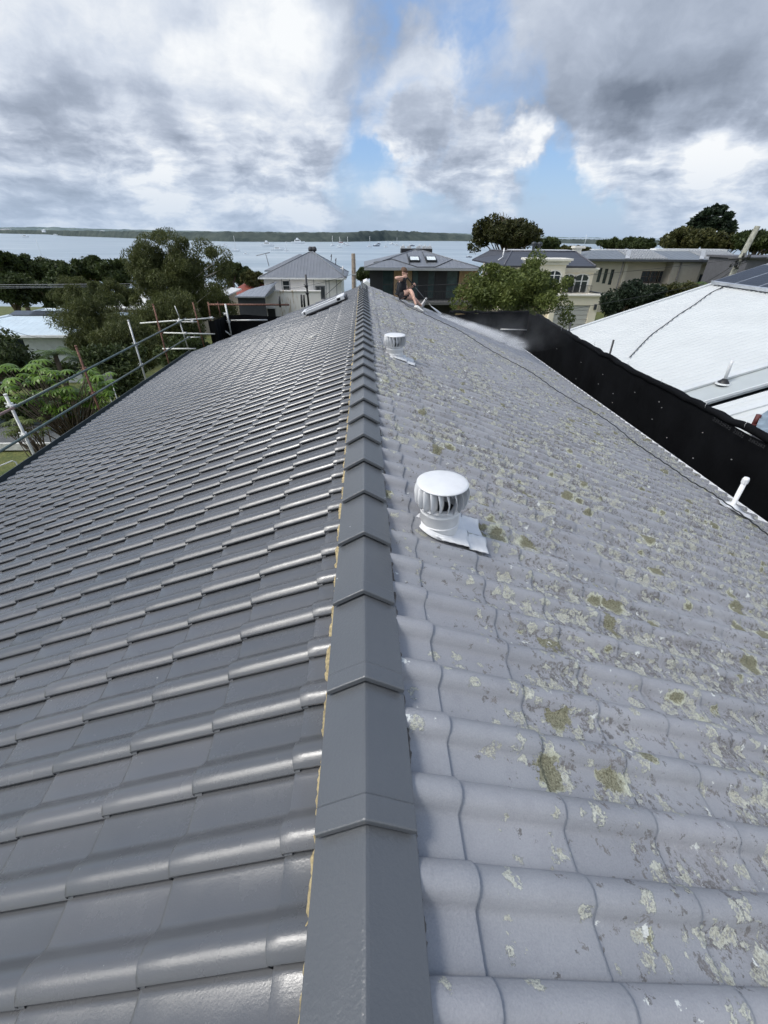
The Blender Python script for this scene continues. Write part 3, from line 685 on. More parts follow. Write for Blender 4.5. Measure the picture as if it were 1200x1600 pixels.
b.build('faded_stencil', mat('faded_print', (.017, .0175, .019), .8), sc3)
# ------------------------------------------------------------------ things on the roof
M_white = mat('white_powdercoat', (.68, .685, .69), .38, var=.05, vs=12, bump=.12, bs=60)
M_black = mat('dark_inside', (.03, .032, .036), .7)
M_lead = mat('white_painted_lead', (.66, .665, .67), .5, var=.10, vs=8, bump=.35, bs=25)
def slope_pt(x, y, off=0., side=1): return np.array([side*x + side*off*SN, y, 8 - .06 - x*TS + off*CS])
def turbine(X, Y, label, zt):
    t = thing('turbine_vent', (X, Y, 8-.06-X*TS), label, 'roof vent', 'white turbine vents on the right slope')
    rz = 8-.06-X*TS; zb = zt-.150
    b = MB(); b.lathe([(.108, rz-.10), (.1105, rz-.02), (.1105, zb-.030), (.1145, zb-.026), (.1145, zb-.018), (.110, zb-.014), (.110, zb+.004), (.100, zb+.004), (.098, rz-.1)], (X, Y, 0), 48)
    b.lathe([(.1105, rz+.052), (.1150, rz+.049), (.1150, rz+.042), (.1105, rz+.039)], (X, Y, 0), 48)
    b.build('throat', M_white, t)
    b = MB(); b.lathe([(.112, zb+.000), (.122, zb+.004), (.124, zb+.012), (.116, zb+.018), (.09, zb+.018)], (X, Y, 0), 48); b.build('lower_ring', M_white, t)
    b = MB(); b.lathe([(0.001, zt+.016), (.05, zt+.0145), (.10, zt+.0095), (.130, zt+.004), (.1405, zt-.001), (.1425, zt-.005), (.1400, zt-.009), (.10, zt-.006)], (X, Y, 0), 64); b.build('cap', M_white, t)
    nb = 20
    for k in range(nb):
        a0 = 2*math.pi*k/nb; vs = []; fs = []; nv, nu = 11, 6
        for i in range(nv):
            v = i/(nv-1); z = zb+.012 + (zt-.006-zb-.012)*v
            R0 = .123 + .026*math.sin(math.pi*min(1, v*.80+.12))**.8 + .008*v
            for j in range(nu):
                u = j/(nu-1); tw = .06*(1-v)
                r_ = R0 - .052*(u**1.25); a_ = a0 + tw + u*.20 + .07*math.sin(math.pi*v)
                vs.append((X+r_*math.cos(a_), Y+r_*math.sin(a_), z))
        for i in range(nv-1):
            for j in range(nu-1): fs.append((i*nu+j, i*nu+j+1, (i+1)*nu+j+1, (i+1)*nu+j))
        b = MB(); b.add(vs, fs, 0, True); o = b.build('blade', M_white, t)
        s_ = o.modifiers.new('t', 'SOLIDIFY'); s_.thickness = .0014
    b = MB(); b.lathe([(.001, zt-.01), (.012, zt-.01), (.012, zb-.02), (.001, zb-.02)], (X, Y, 0), 12); b.lathe([(.001, zb-.03), (.105, zb-.03)], (X, Y, 0), 24); b.build('shaft', M_black, t)
    # flashing: a white sheet dressed over the tiles, stepping down with the courses
    nxs, nys = 34, 16; vs = []; fs = []
    for i in range(nxs):
        x = X-.04 + .31*i/(nxs-1)
        for j in range(nys):
            v = j/(nys-1); wv = (.165 if i > 3 else .15) * (1 if i < 22 else .96); yv = Y+.015 + (v-.5)*2*wv
            ph = ((yv-.022)/W) % 1; hgt = .028*max(0, math.sin(math.pi*min(1, max(0, (ph-.5)*2))))
            st = ((x-.246)/.328) % 1; lift = .018*st
            p = slope_pt(x, yv, -.018 + .020 + hgt*.75 + lift*1.0 + .0015*math.sin(i*1.3+j))
            vs.append(tuple(p))
    for i in range(nxs-1):
        for j in range(nys-1): fs.append((i*nys+j, i*nys+j+1, (i+1)*nys+j+1, (i+1)*nys+j))
    b = MB(); b.add(vs, fs, 0, True); o = b.build('flashing', M_lead, t); s_ = o.modifiers.new('t', 'SOLIDIFY'); s_.thickness = .004; s_.offset = 1
    b = MB()
    # sloping collar joining throat and sheet
    vs = []; fs = []; n = 40
    for k in range(n):
        a_ = 2*math.pi*k/n; cx_, cy_ = math.cos(a_), math.sin(a_)
        xx = X+.135*cx_; vs.append((xx, Y+.135*cy_, 8-.06-max(0, xx)*TS-.005)); vs.append((X+.113*cx_, Y+.113*cy_, 8-.06-max(0, X+.113*cx_)*TS+.022))
    for k in range(n): k2 = (k+1) % n; fs.append((2*k, 2*k2, 2*k2+1, 2*k+1))
    b.add(vs, fs, 0, True); b.build('collar', M_lead, t)
    return t
turbine(.418, 2.035, 'white spinning turbine vent nearest the camera, beside the ridge', 8.075)
turbine(.418, 6.16, 'smaller looking white turbine vent farther up beside the ridge', 8.065)
# PVC vent pipe by the right eave
pp = thing('vent_pipe', (5.0, 4.80, 6.12), 'white plastic vent pipe with a cap near the right gutter', 'vent pipe')
b = MB(); b.lathe([(.030, 6.02), (.030, 6.50), (.0, 6.50)], (5.0, 4.80, 0), 20); b.build('pipe', mat('white_pvc', (.80, .80, .80), .35, var=.05), pp)
b = MB(); b.lathe([(.036, 6.47), (.038, 6.535), (.030, 6.555), (.0, 6.56)], (5.0, 4.80, 0), 20)
for k in range(8): a_ = k*math.pi/4; b.box((5.0+.036*math.cos(a_)-.003, 4.8+.036*math.sin(a_)-.003, 6.475), (5.0+.036*math.cos(a_)+.003, 4.8+.036*math.sin(a_)+.003, 6.53))
b.build('pipe_cap', MATS['white_pvc'], pp)
b = MB(); vs = []; fs = []
for i in range(16):
    for j in range(16):
        x = 4.80+.36*i/15; y = 4.64+.34*j/15 - .10*(i/15)
        r_ = math.hypot(x-5.0, y-4.8); ph = ((y-.022)/W) % 1; hgt = .02*max(0, math.sin(math.pi*min(1, max(0, (ph-.5)*2))))
        vs.append(tuple(slope_pt(x, y, .022+hgt+.05*max(0, 1-max(0, r_-.03)/.08))))
for i in range(15):
    for j in range(15): fs.append((i*16+j, i*16+j+1, (i+1)*16+j+1, (i+1)*16+j))
b.add(vs, fs, 0, True); o = b.build('flashing', M_lead, pp); s_ = o.modifiers.new('t', 'SOLIDIFY'); s_.thickness = .006
# roof window near the far end of the left slope
A, B_, C_, D_ = [pl(*p, -1, .05) for p in ((475, 491), (540, 465.5), (535, 460.5), (470, 486.5))]
t = thing('roof_window', tuple((A+C_)/2-np.array([0, 0, .12])), 'long white framed roof window near the far end of the painted slope', 'roof window')
sl = np.array([-CS, 0, -SN]); yv = np.array([0, 1., 0]); nv_ = np.array([-SN, 0, CS])
ctr = (A+B_+C_+D_)/4; Ls = 1.02/2; Ly = .52/2
b = MB()
for s_ in (-1, 1): b.obox(ctr+yv*s_*Ly, sl*Ls, yv*.05, nv_*.035)
b.obox(ctr-sl*Ls, sl*.10, yv*(Ly+.05), nv_*.045); b.obox(ctr+sl*Ls, sl*.05, yv*(Ly+.05), nv_*.035)
b.build('frame', M_white, t, bevel=.006)
b = MB(); b.obox(ctr-nv_*.0, sl*(Ls-.05), yv*(Ly-.05), nv_*.02); b.build('glass', mat('roof_glass', (.02, .024, .03), .08), t)
b = MB(); b.obox(ctr-sl*(Ls+.11)-nv_*.03, sl*.04, yv*(Ly+.02), nv_*.03); b.obox(ctr-yv*(Ly+.1)-nv_*.045, sl*(Ls*.8), yv*.05, nv_*.012); b.build('flashing', mat('dark_flashing', (.04, .04, .045), .6), t)
# chips and broken bits left lying on the painted slope
for i, (px_, py_, L_, lab) in enumerate(((487, 527, .16, 'pale broken mortar chip lying midway up the painted slope'), (372, 536, .10, 'small white chip on the painted slope towards the far left corner'), (398, 523, .08, 'white fleck of mortar near the far verge of the painted slope'), (337, 545, .05, 'tiny white chip nearest the far left gutter'), (34, 845-0, .0, ''))):
    if not L_: continue
    p = pl(px_, py_, -1, -.02); b = MB(); r_ = np.random.default_rng(i)
    ring = [(L_*math.cos(a_)*(1+.3*r_.normal())*.5, L_*.35*math.sin(a_)*(1+.3*r_.normal())) for a_ in np.linspace(0, 2*math.pi, 8)[:-1]]
    b.prism([(p[0]-x_, p[1]+y_, p[2]+x_*-TS) for x_, y_ in ring], (0, 0, .014)); b.prism([(p[0]-x_*.4+L_*.8, p[1]+y_*.5+.06, p[2]+L_*.8*TS) for x_, y_ in ring], (0, 0, .012))
    tag(b.build('mortar_chip', mat('pale_mortar', (.62, .60, .55), .9)), lab, 'mortar chip')
# ------------------------------------------------------------------ worker with a pressure washer
def skin(name, verts, edges, radii, m_, parent, root=0, levels=2):
    off = base(parent)
    me = bpy.data.meshes.new(name); me.from_pydata([tuple(np.array(v, float)-off) for v in verts], edges, [])
    o = bpy.data.objects.new(name, me); col.objects.link(o); o.parent = parent
    s_ = o.modifiers.new('skin', 'SKIN'); s_.use_smooth_shade = True
    lay = me.skin_vertices[0] if me.skin_vertices else None
    if lay is None:
        bm = bmesh.new(); bm.from_mesh(me); bm.verts.layers.skin.verify(); bm.to_mesh(me); bm.free(); lay = me.skin_vertices[0]
    for i, r_ in enumerate(radii):
        lay.data[i].radius = r_ if hasattr(r_, '__len__') else (r_, r_); lay.data[i].use_root = (i == root)
    q = o.modifiers.new('sub', 'SUBSURF'); q.levels = levels; q.render_levels = levels
    me.materials.append(m_); return o
M_skin = mat('skin', (.66, .40, .30), .5, var=.12, vs=9); M_shirt = mat('black_shirt', (.012, .013, .017), .8, var=.3, vs=12, bump=.6, bs=14); M_short = mat('black_shorts', (.010, .010, .013), .85, var=.3, bump=.6, bs=16)
M_hair = mat('brown_hair', (.11, .06, .032), .6, var=.4, vs=60, bump=.7, bs=160); M_shoe = mat('white_trainers', (.74, .72, .69), .6, var=.1); M_sole = mat('grey_sole', (.30, .30, .30), .7)
Pp = np.array([1.075, 13.88, 7.73])
person = thing('person', (1.075, 13.88, 7.60), 'shirtless armed worker in black vest and shorts, white trainers, sitting on the far right verge holding a spray lance', 'person')
person['label'] = 'worker in black vest and shorts and white trainers, crouched on the slope spraying'
pelvis = Pp; spine = Pp+(.0, 0, .16); chest = Pp+(.035, 0, .33); neckb = Pp+(.075, 0, .44)
head = pY(631.5, 427.8, 13.86)
nsh = Pp+(.03, -.17, .41); fsh = Pp+(.09, .16, .38)
nel = pY(617.5, 434.5, 13.50); nha = pY(632, 432.5, 13.56)
fel = Pp+(.20, .20, .10); fha = pY(646, 446.8, 13.86)
nhip = Pp+(.03, -.10, -.01); nkn = pY(642.5, 452.5, 13.55); nan = pY(650, 476.5, 13.34)
fhip = Pp+(.05, .10, -.02); fkn = pY(646, 469.5, 14.12); fkn = fkn+np.array([0, 0, .06]); fan = pY(659, 478.5, 14.3)
mid = lambda a, b_, t=.5: np.array(a)*(1-t)+np.array(b_)*t
hd = (head-neckb)/np.linalg.norm(head-neckb)
BV = [pelvis, spine, chest, neckb, mid(neckb, head, .45), head-hd*.035, head+hd*.045+(0, 0, 0), head+hd*.105,
      nsh, mid(nsh, nel, .55), nel, mid(nel, nha, .35), nha-(nha-nel)*.18, nha,
      fsh, mid(fsh, fel, .55), fel, mid(fel, fha, .35), fha-(fha-fel)*.18, fha,
      nhip, mid(nhip, nkn, .45), nkn-(nkn-nhip)*.08, mid(nkn, nan, .3), mid(nkn, nan, .78), nan,
      fhip, mid(fhip, fkn, .45), fkn, mid(fkn, fan, .3), mid(fkn, fan, .78), fan]
BE = [(0,1),(1,2),(2,3),(3,4),(4,5),(5,6),(6,7),(2,8),(8,9),(9,10),(10,11),(11,12),(12,13),(2,14),(14,15),(15,16),(16,17),(17,18),(18,19),(0,20),(20,21),(21,22),(22,23),(23,24),(24,25),(0,26),(26,27),(27,28),(28,29),(29,30),(30,31)]
BR = [(.14,.12),(.125,.11),(.14,.11),(.06,.06),(.052,.052),(.070,.064),(.085,.078),(.058,.055), .058,.046,.038,.041,.026,.033, .058,.045,.038,.039,.026,.033, .095,.078,.056,.056,.034,.038, .095,.078,.056,.056,.034,.038]
skin('body', BV, BE, BR, M_skin, person)
# clothing shells
skin('vest', [pelvis+(0, 0, .03), spine, chest, neckb+(-.005, 0, -.035), nsh, nsh+(nel-nsh)*.16, fsh, fsh+(fel-fsh)*.16], [(0,1),(1,2),(2,3),(2,4),(4,5),(2,6),(6,7)], [(.172,.158),(.162,.150),(.182,.155),(.080,.075),.086,.074,.086,.074], M_shirt, person, 1)
skin('shorts', [pelvis+(0, 0, .05), pelvis, nhip, mid(nhip, nkn, .46), fhip, mid(fhip, fkn, .48)], [(0,1),(1,2),(2,3),(1,4),(4,5)], [(.152,.135),(.158,.15),.118,.098,.118,.098], M_short, person, 1)
# hair, face
b = MB(); n = 16
def ell(b, c, r3, n=16, lo=-1., mi=0, jit=0., ax=None):
    vs = []; fs = []; m_ = n//2+1; r_ = np.random.default_rng(2)
    ax = np.eye(3) if ax is None else ax
    for i in range(m_):
        ph = -math.pi/2 + math.pi*i/(m_-1)
        for k in range(n):
            a_ = 2*math.pi*k/n; d_ = np.array([math.cos(ph)*math.cos(a_), math.cos(ph)*math.sin(a_), max(lo, math.sin(ph))])
            d_ = d_*(1+jit*r_.normal()); vs.append(np.array(c)+ax.T@(d_*np.array(r3)))
    for i in range(m_-1):
        for k in range(n): fs.append((i*n+k, i*n+(k+1) % n, (i+1)*n+(k+1) % n, (i+1)*n+k))
    b.add(vs, fs, mi, True)
hc = head+hd*.05
fwd = np.array([.86, -.42, -.28]); fwd /= np.linalg.norm(fwd); rt = np.cross(fwd, hd); rt /= np.linalg.norm(rt); upv = np.cross(rt, fwd)
HA = np.array([fwd, rt, upv])
ell(b, hc-fwd*.018+upv*.022, (.099, .086, .094), 18, -.1, jit=.05, ax=HA); b.build('hair', M_hair, person)
b = MB(); nose = hc+fwd*.092-upv*.012; ell(b, nose, (.022, .014, .022), 8, ax=HA); 
for s_ in (-1, 1): ell(b, hc+rt*s_*.082-upv*.008-fwd*.01, (.018, .010, .030), 8, ax=HA)
ell(b, hc+fwd*.074-upv*.062, (.026, .036, .03), 10, ax=HA); b.build('face', M_skin, person)
b = MB()
for s_ in (-1, 1): ell(b, hc+fwd*.080+rt*s_*.032+upv*.012, (.009, .013, .008), 8, ax=HA); b.obox(hc+fwd*.085+rt*s_*.032+upv*.028, fwd*.004, rt*.018, upv*.004)
b.obox(hc+fwd*.099-upv*.048, fwd*.003, rt*.022, upv*.004); b.build('eyes_and_mouth', mat('dark_features', (.05, .025, .02), .6), person)
# hands with five fingers closed on the lance
g0 = pY(636, 433.5, 13.60); g1 = pY(673.5, 478.5, 14.25)
gd = (g1-g0)/np.linalg.norm(g1-g0)
def hand(c, wrist, grip_axis, name='hand'):
    wd = np.array(c)-np.array(wrist); wd /= np.linalg.norm(wd); side = np.cross(wd, grip_axis); side /= np.linalg.norm(side)
    V = [np.array(wrist), np.array(c)+wd*.02]; E_ = [(0, 1)]; Rr = [.026, .034]
    for k in range(4):
        o_ = grip_axis*(k-1.5)*.021; L_ = (.9, 1., .96, .8)[k]
        a_ = np.array(c)+wd*.045+o_; b_ = a_+(wd*.028+side*.012)*L_; c_ = b_+(side*.030-wd*.006)*L_; d_ = c_+(side*.006-wd*.024)*L_
        i0 = len(V); V += [a_, b_, c_, d_]; E_ += [(1, i0), (i0, i0+1), (i0+1, i0+2), (i0+2, i0+3)]; Rr += [.0115, .010, .009, .008]
    i0 = len(V); a_ = np.array(c)+wd*.005-grip_axis*.030+side*.01; V += [a_, a_+side*.028+wd*.012, a_+side*.040+wd*.036+grip_axis*.01]; E_ += [(1, i0), (i0, i0+1), (i0+1, i0+2)]; Rr += [.013, .011, .009]
    return skin(name, V, E_, Rr, M_skin, person, 1, 1)
hand(nha, nha-(nha-nel)*.14, gd); hand(fha, fha-(fha-fel)*.14, gd)
def shoe(heel, toe, upn, name='shoe'):
    heel = np.array(heel); d_ = np.array(toe)-heel; L_ = np.linalg.norm(d_); d_ /= L_; s_ = np.cross(d_, upn); s_ /= np.linalg.norm(s_); u_ = np.cross(s_, d_)
    b = MB(); st = [(-.02, .030, .055), (.02, .040, .085), (.07, .042, .10), (.12, .042, .075), (.18, .050, .055), (.24, .048, .042), (.28, .030, .03), (.295, .010, .018)]; vs = []; fs = []
    n = 10
    for (x, wv, h) in st:
        for k in range(n):
            a_ = 2*math.pi*k/n; vs.append(heel+d_*x+s_*wv*math.cos(a_)+u_*(h*.5+h*.5*math.sin(a_)))
    for i in range(len(st)-1):
        for k in range(n): fs.append((i*n+k, i*n+(k+1) % n, (i+1)*n+(k+1) % n, (i+1)*n+k))
    fs.append(tuple(range(n))); fs.append(tuple(range((len(st)-1)*n, len(st)*n))[::-1]); b.add(vs, fs, 0, True)
    o = b.build(name, M_shoe, person)
    b = MB(); poly = [heel+d_*x+s_*wv for x, wv in ((-.025, .03), (.05, .044), (.12, .042), (.2, .052), (.27, .04), (.30, .0))]+[heel+d_*x-s_*wv for x, wv in ((.27, .04), (.2, .052), (.12, .042), (.05, .044), (-.025, .03))]
    b.prism(poly, -u_*.022); q = b.build('sole', M_sole); q.parent = o; 
    me = q.data; off = base(o)
    for v_ in me.vertices: v_.co = v_.co - Vector(off)
    return o
sn = np.array([SN, 0, CS])
z_on = lambda x, y: 8-.04-x*TS
hx = nan+np.array([-.04, .0, 0]); hx[2] = z_on(hx[0], hx[1])+.035
tx = hx+np.array([.24, -.06, 0]); tx[2] = z_on(tx[0], tx[1])+.035; shoe(hx, tx, sn)
hx = fan+np.array([.02, 0, -.05]); hx[2] = z_on(hx[0], hx[1])+.04; shoe(hx, hx+np.array([.10, .02, .24]), np.array([-1., 0, .3]))
# lance
ln = thing('spray_lance', tuple(g0), 'black pressure washer lance held by the worker, pointing down the slope', 'spray lance')
b = MB(); b.tube([g0-gd*.02, g0+gd*.30], .017, 10); b.tube([g0+gd*.33, g0+gd*.42], .022, 10); b.tube([g0, g0+np.array([-.045, 0, -.11])], [.018, .015], 10); b.build('handle', mat('black_rubber', (.015, .015, .016), .5), ln)
b = MB(); b.tube([g0+gd*.05, g1-gd*.10], .0105, 10); b.build('wand', mat('lance_steel', (.22, .22, .22), .35, .6), ln)
b = MB(); b.tube([g1-gd*.12, g1-gd*.0], [.017, .013], 10); b.build('nozzle', mat('nozzle_pale', (.5, .48, .42), .5), ln)
# hose
hp = [g0+np.array([-.045, 0, -.11]), pY(626, 437, 13.62), pY(619, 444, 13.62), pY(617.5, 451, 13.62), pY(621, 458, 13.62), pY(624, 466, 13.62)]
hp += [pl(x, y, 1, .012) for x, y in ((631, 473.5), (640, 480), (660, 489), (690, 503), (715, 515), (735, 527), (760, 543), (790, 560), (822, 577), (845, 592), (870, 610), (900, 628), (930, 645), (960, 665), (990, 690), (1020, 711), (1050, 731), (1080, 752), (1110, 769), (1140, 790), (1170, 812), (1200, 836), (1240, 870))]
hp = [Vector(tuple(p)) for p in hp]
def catmull(P, k=8):
    out = []
    for i in range(len(P)-1):
        p0, p1, p2, p3 = P[max(0, i-1)], P[i], P[i+1], P[min(len(P)-1, i+2)]
        for j in range(k):
            t = j/k; out.append(.5*((2*p1)+(p2-p0)*t+(2*p0-5*p1+4*p2-p3)*t*t+(3*p1-p0-3*p2+p3)*t**3))
    out.append(P[-1]); return out
hs = catmull(hp); hs = [p+Vector((0, 0, .006*math.sin(i*1.7))) for i, p in enumerate(hs)]
b = MB(); b.tube(hs, .0085, 8)
tag(b.build('pressure_hose', mat('black_hose', (.018, .018, .02), .45)), 'thin black pressure hose trailing from the worker down the lichen covered slope', 'hose')
# ------------------------------------------------------------------ water spray and drifting mist
def vol_mat(name, dens, sc_, lo, hi, axis_fade, col_=(1, 1, 1)):
    mm = bpy.data.materials.new(name); mm.use_nodes = True; mm.node_tree.nodes.clear(); g = N(mm.node_tree)
    t = g.n('ShaderNodeTexCoord'); P = g.n('ShaderNodeNewGeometry').outputs['Position']
    gx_, gy_, gz_ = g.sep(t.outputs['Generated'])
    nz = g.mr(g.noise(P, sc_, 6, .65, .6), lo, hi)
    e = axis_fade(g, gx_, gy_, gz_)
    v = g.n('ShaderNodeVolumePrincipled'); v.inputs['Color'].default_value = (*col_, 1); v.inputs['Anisotropy'].default_value = .2
    g.put(v.inputs['Density'], g.math('MULTIPLY', g.math('MULTIPLY', nz, e), dens))
    o = g.n('ShaderNodeOutputMaterial'); mm.node_tree.links.new(v.outputs[0], o.inputs['Volume']); return mm
# the jet fans out down the slope: density falls off smoothly with height above the tiles and sideways from its axis
sl_ = lambda px_, py_, off: pl(px_, py_, 1, off)
def jet_mat():
    mm = bpy.data.materials.new('water_jet'); mm.use_nodes = True; mm.node_tree.nodes.clear(); g = N(mm.node_tree)
    P = g.n('ShaderNodeNewGeometry').outputs['Position']; X, Y, Z = g.sep(P)
    u = g.math('SUBTRACT', X, float(g1[0])); hgt = g.math('SUBTRACT', Z, g.math('SUBTRACT', 7.95, g.math('MULTIPLY', X, TS)))
    yc_ = g.math('ADD', float(g1[1])+.12, g.math('MULTIPLY', u, .02)); wv = g.math('ADD', .05, g.math('MULTIPLY', u, .13))
    lat = g.math('DIVIDE', g.math('ABSOLUTE', g.math('SUBTRACT', Y, yc_)), wv)
    h0 = g.math('ADD', .05, g.math('MULTIPLY', u, .045))
    nz = g.mr(g.noise(g.comb(g.math('MULTIPLY', X, .40), g.math('MULTIPLY', Y, 2.4), Z), 4.2, 8, .75, .8), .44, .64)
    e = g.math('MULTIPLY', g.mr(lat, .15, 1.25, 1., 0., True), g.mr(g.math('DIVIDE', hgt, h0), .1, 2.4, 1., 0., True))
    d = g.math('MULTIPLY', g.math('MULTIPLY', nz, e), g.math('MULTIPLY', g.mr(u, .1, .5), g.mr(u, .6, 3.3, 1., 0.)))
    v = g.n('ShaderNodeVolumePrincipled'); v.inputs['Color'].default_value = (1, 1, 1, 1); v.inputs['Anisotropy'].default_value = .1
    g.put(v.inputs['Density'], g.math('MULTIPLY', d, 75.)); o = g.n('ShaderNodeOutputMaterial'); mm.node_tree.links.new(v.outputs[0], o.inputs['Volume']); return mm
b = MB(); x0, x1 = float(g1[0])+.02, 6.3
b.add([(x, y, 7.93-x*TS+h) for x, wv_, h_ in ((x0, .25, .5), (x1, 1.6, .75)) for y, h in ((g1[1]-wv_, 0), (g1[1]+.15+wv_, 0), (g1[1]+.15+wv_, h_), (g1[1]-wv_, h_))], [(0,1,2,3),(4,7,6,5),(0,4,5,1),(1,5,6,2),(2,6,7,3),(3,7,4,0)])
tag(b.build('water_spray', jet_mat()), 'white jet of water fanning down the wet slope below the lance', 'water spray', kind='stuff')
b = MB(); b.tube([g1, g1+(pl(690, 491.5, 1, .02)-g1)*.9], [.012, .035], 8)
tag(b.build('water_jet', mat('white_water', (.8, .82, .84), .4)), 'thin white jet leaving the nozzle of the lance', 'water jet')
fade2 = lambda g, x, y, z: g.math('MULTIPLY', g.math('MULTIPLY', g.mr(x, .0, .25, 0., 1., True), g.mr(x, .55, 1., 1., 0., True)), g.mr(z, .35, 1., 1., 0., True))
mist = MB(); c0 = sl_(770, 520, .25)
ell(mist, (4.6, 14.6, 6.75), (2.6, 1.5, .75), 20)
o = mist.build('mist', vol_mat('drifting_mist', .10, 1.5, .42, .74, fade2)); tag(o, 'grey mist drifting off the sprayed tiles in front of the black cloth', 'mist', kind='stuff')
# ------------------------------------------------------------------ neighbouring buildings
def rib_mat(name, c, kind='rib', pitch=.2, rough=.4, depth=.6, metal=0., dirt=.15):
    """sheet roofing ribs running down the fall, or tile courses running level"""
    mm = bpy.data.materials.new(name); mm.use_nodes = True; mm.node_tree.nodes.clear(); g = N(mm.node_tree)
    G_ = g.n('ShaderNodeNewGeometry'); P = G_.outputs['Position']; X, Y, Z = g.sep(P); nx_, ny_, nz_ = g.sep(G_.outputs['Normal'])
    b = g.n('ShaderNodeBsdfPrincipled')
    sel = g.math('GREATER_THAN', g.math('ABSOLUTE', nx_), g.math('ABSOLUTE', ny_))
    u = g.math('ADD', g.math('MULTIPLY', sel, Y), g.math('MULTIPLY', g.math('SUBTRACT', 1., sel), X))
    if kind == 'tile': u = g.math('MULTIPLY', Z, 2.8)
    ph = g.math('FRACT', g.math('DIVIDE', u, pitch))
    prof = g.mr(g.math('ABSOLUTE', g.math('SUBTRACT', ph, .5)), .28, .46) if kind == 'rib' else ph
    c1 = g.mix(g.mr(g.noise(P, .8, 6, .65), .3, .7), tuple(q*(1-dirt) for q in c), tuple(q*(1+dirt*.4) for q in c))
    if kind == 'tile':
        v2 = g.math('FRACT', g.math('DIVIDE', g.math('ADD', X, Y), .33)); c1 = g.mix(g.math('MULTIPLY', g.math('LESS_THAN', ph, .16), .55), c1, tuple(q*.25 for q in c))
    g.put(b.inputs['Base Color'], c1); b.inputs['Roughness'].default_value = rough; b.inputs['Metallic'].default_value = metal
    q = g.n('ShaderNodeBump'); q.inputs['Strength'].default_value = depth; q.inputs['Distance'].default_value = .04
    g.put(q.inputs['Height'], prof); g.put(b.inputs['Normal'], q.outputs[0])
    o = g.n('ShaderNodeOutputMaterial'); mm.node_tree.links.new(b.outputs[0], o.inputs[0]); return mm
def wall(b, p0, p1, z0, z1, holes=(), th=.2, mi=0):
    """wall between ground points p0 and p1 with real rectangular openings; holes = (u0, u1, v0, v1) metres along and up"""
    p0 = np.array(p0, float)[:2]; p1 = np.array(p1, float)[:2]; L = np.linalg.norm(p1-p0); d = (p1-p0)/L; n = np.array([-d[1], d[0]])
    us = sorted({0., L, *[h[0] for h in holes], *[h[1] for h in holes]}); vs_ = sorted({z0, z1, *[h[2] for h in holes], *[h[3] for h in holes]})
    P = lambda u, z, t: (p0[0]+d[0]*u+n[0]*t, p0[1]+d[1]*u+n[1]*t, z)
    for i in range(len(us)-1):
        for j in range(len(vs_)-1):
            um, vm_ = (us[i]+us[i+1])/2, (vs_[j]+vs_[j+1])/2
            if any(h[0] < um < h[1] and h[2] < vm_ < h[3] for h in holes): continue
            for t in (0, th): b.add([P(us[i], vs_[j], t), P(us[i+1], vs_[j], t), P(us[i+1], vs_[j+1], t), P(us[i], vs_[j+1], t)], [(0, 1, 2, 3)], mi)
    for h in list(holes)+[(0, L, z0, z1)]:
        a_ = [P(h[0], h[2], 0), P(h[1], h[2], 0), P(h[1], h[3], 0), P(h[0], h[3], 0)]; c_ = [P(h[0], h[2], th), P(h[1], h[2], th), P(h[1], h[3], th), P(h[0], h[3], th)]
        for k in range(4): b.add([a_[k], a_[(k+1) % 4], c_[(k+1) % 4], c_[k]], [(0, 1, 2, 3)], mi)
    return P
def window(root, P, h, mf, mg, name='window', mull=1, trans=0, fw=.06, dep=.10, label=None, sill=True):
    u0, u1, v0, v1 = h; b = MB()
    def bar(ua, ub, va, vb, t0=.05, t1=.11):
        b.add([P(ua, va, t0), P(ub, va, t0), P(ub, vb, t0), P(ua, vb, t0), P(ua, va, t1), P(ub, va, t1), P(ub, vb, t1), P(ua, vb, t1)], [(0,1,2,3),(4,5,6,7),(0,1,5,4),(1,2,6,5),(2,3,7,6),(3,0,4,7)])
    bar(u0, u0+fw, v0, v1); bar(u1-fw, u1, v0, v1); bar(u0+fw, u1-fw, v0, v0+fw); bar(u0+fw, u1-fw, v1-fw, v1)
    for k in range(1, mull+1):
        u = u0+(u1-u0)*k/(mull+1); bar(u-fw/2, u+fw/2, v0+fw, v1-fw, .055, .105)
    for k in range(1, trans+1):
        v = v0+(v1-v0)*k/(trans+1); bar(u0+fw, u1-fw, v-fw/2, v+fw/2, .058, .102)
    o = b.build(name, mf, root); 
    if label: o['label'] = label
    g = MB(); g.add([P(u0+.01, v0+.01, .09), P(u1-.01, v0+.01, .09), P(u1-.01, v1-.01, .09), P(u0+.01, v1-.01, .09)], [(0, 1, 2, 3)])
    q = g.build('pane', mg, root); q.parent = o; 
    if sill:
        b = MB(); b.add([P(u0-.06, v0-.08, -.06), P(u1+.06, v0-.08, -.06), P(u1+.06, v0-.002, -.06), P(u0-.06, v0-.002, -.06), P(u0-.06, v0-.08, -.003), P(u1+.06, v0-.08, -.003), P(u1+.06, v0-.002, -.003), P(u0-.06, v0-.002, -.003)], [(0,1,2,3),(4,5,6,7),(0,1,5,4),(1,2,6,5),(2,3,7,6),(3,0,4,7)]); s = b.build('sill', mf, root); s.parent = o
    return o
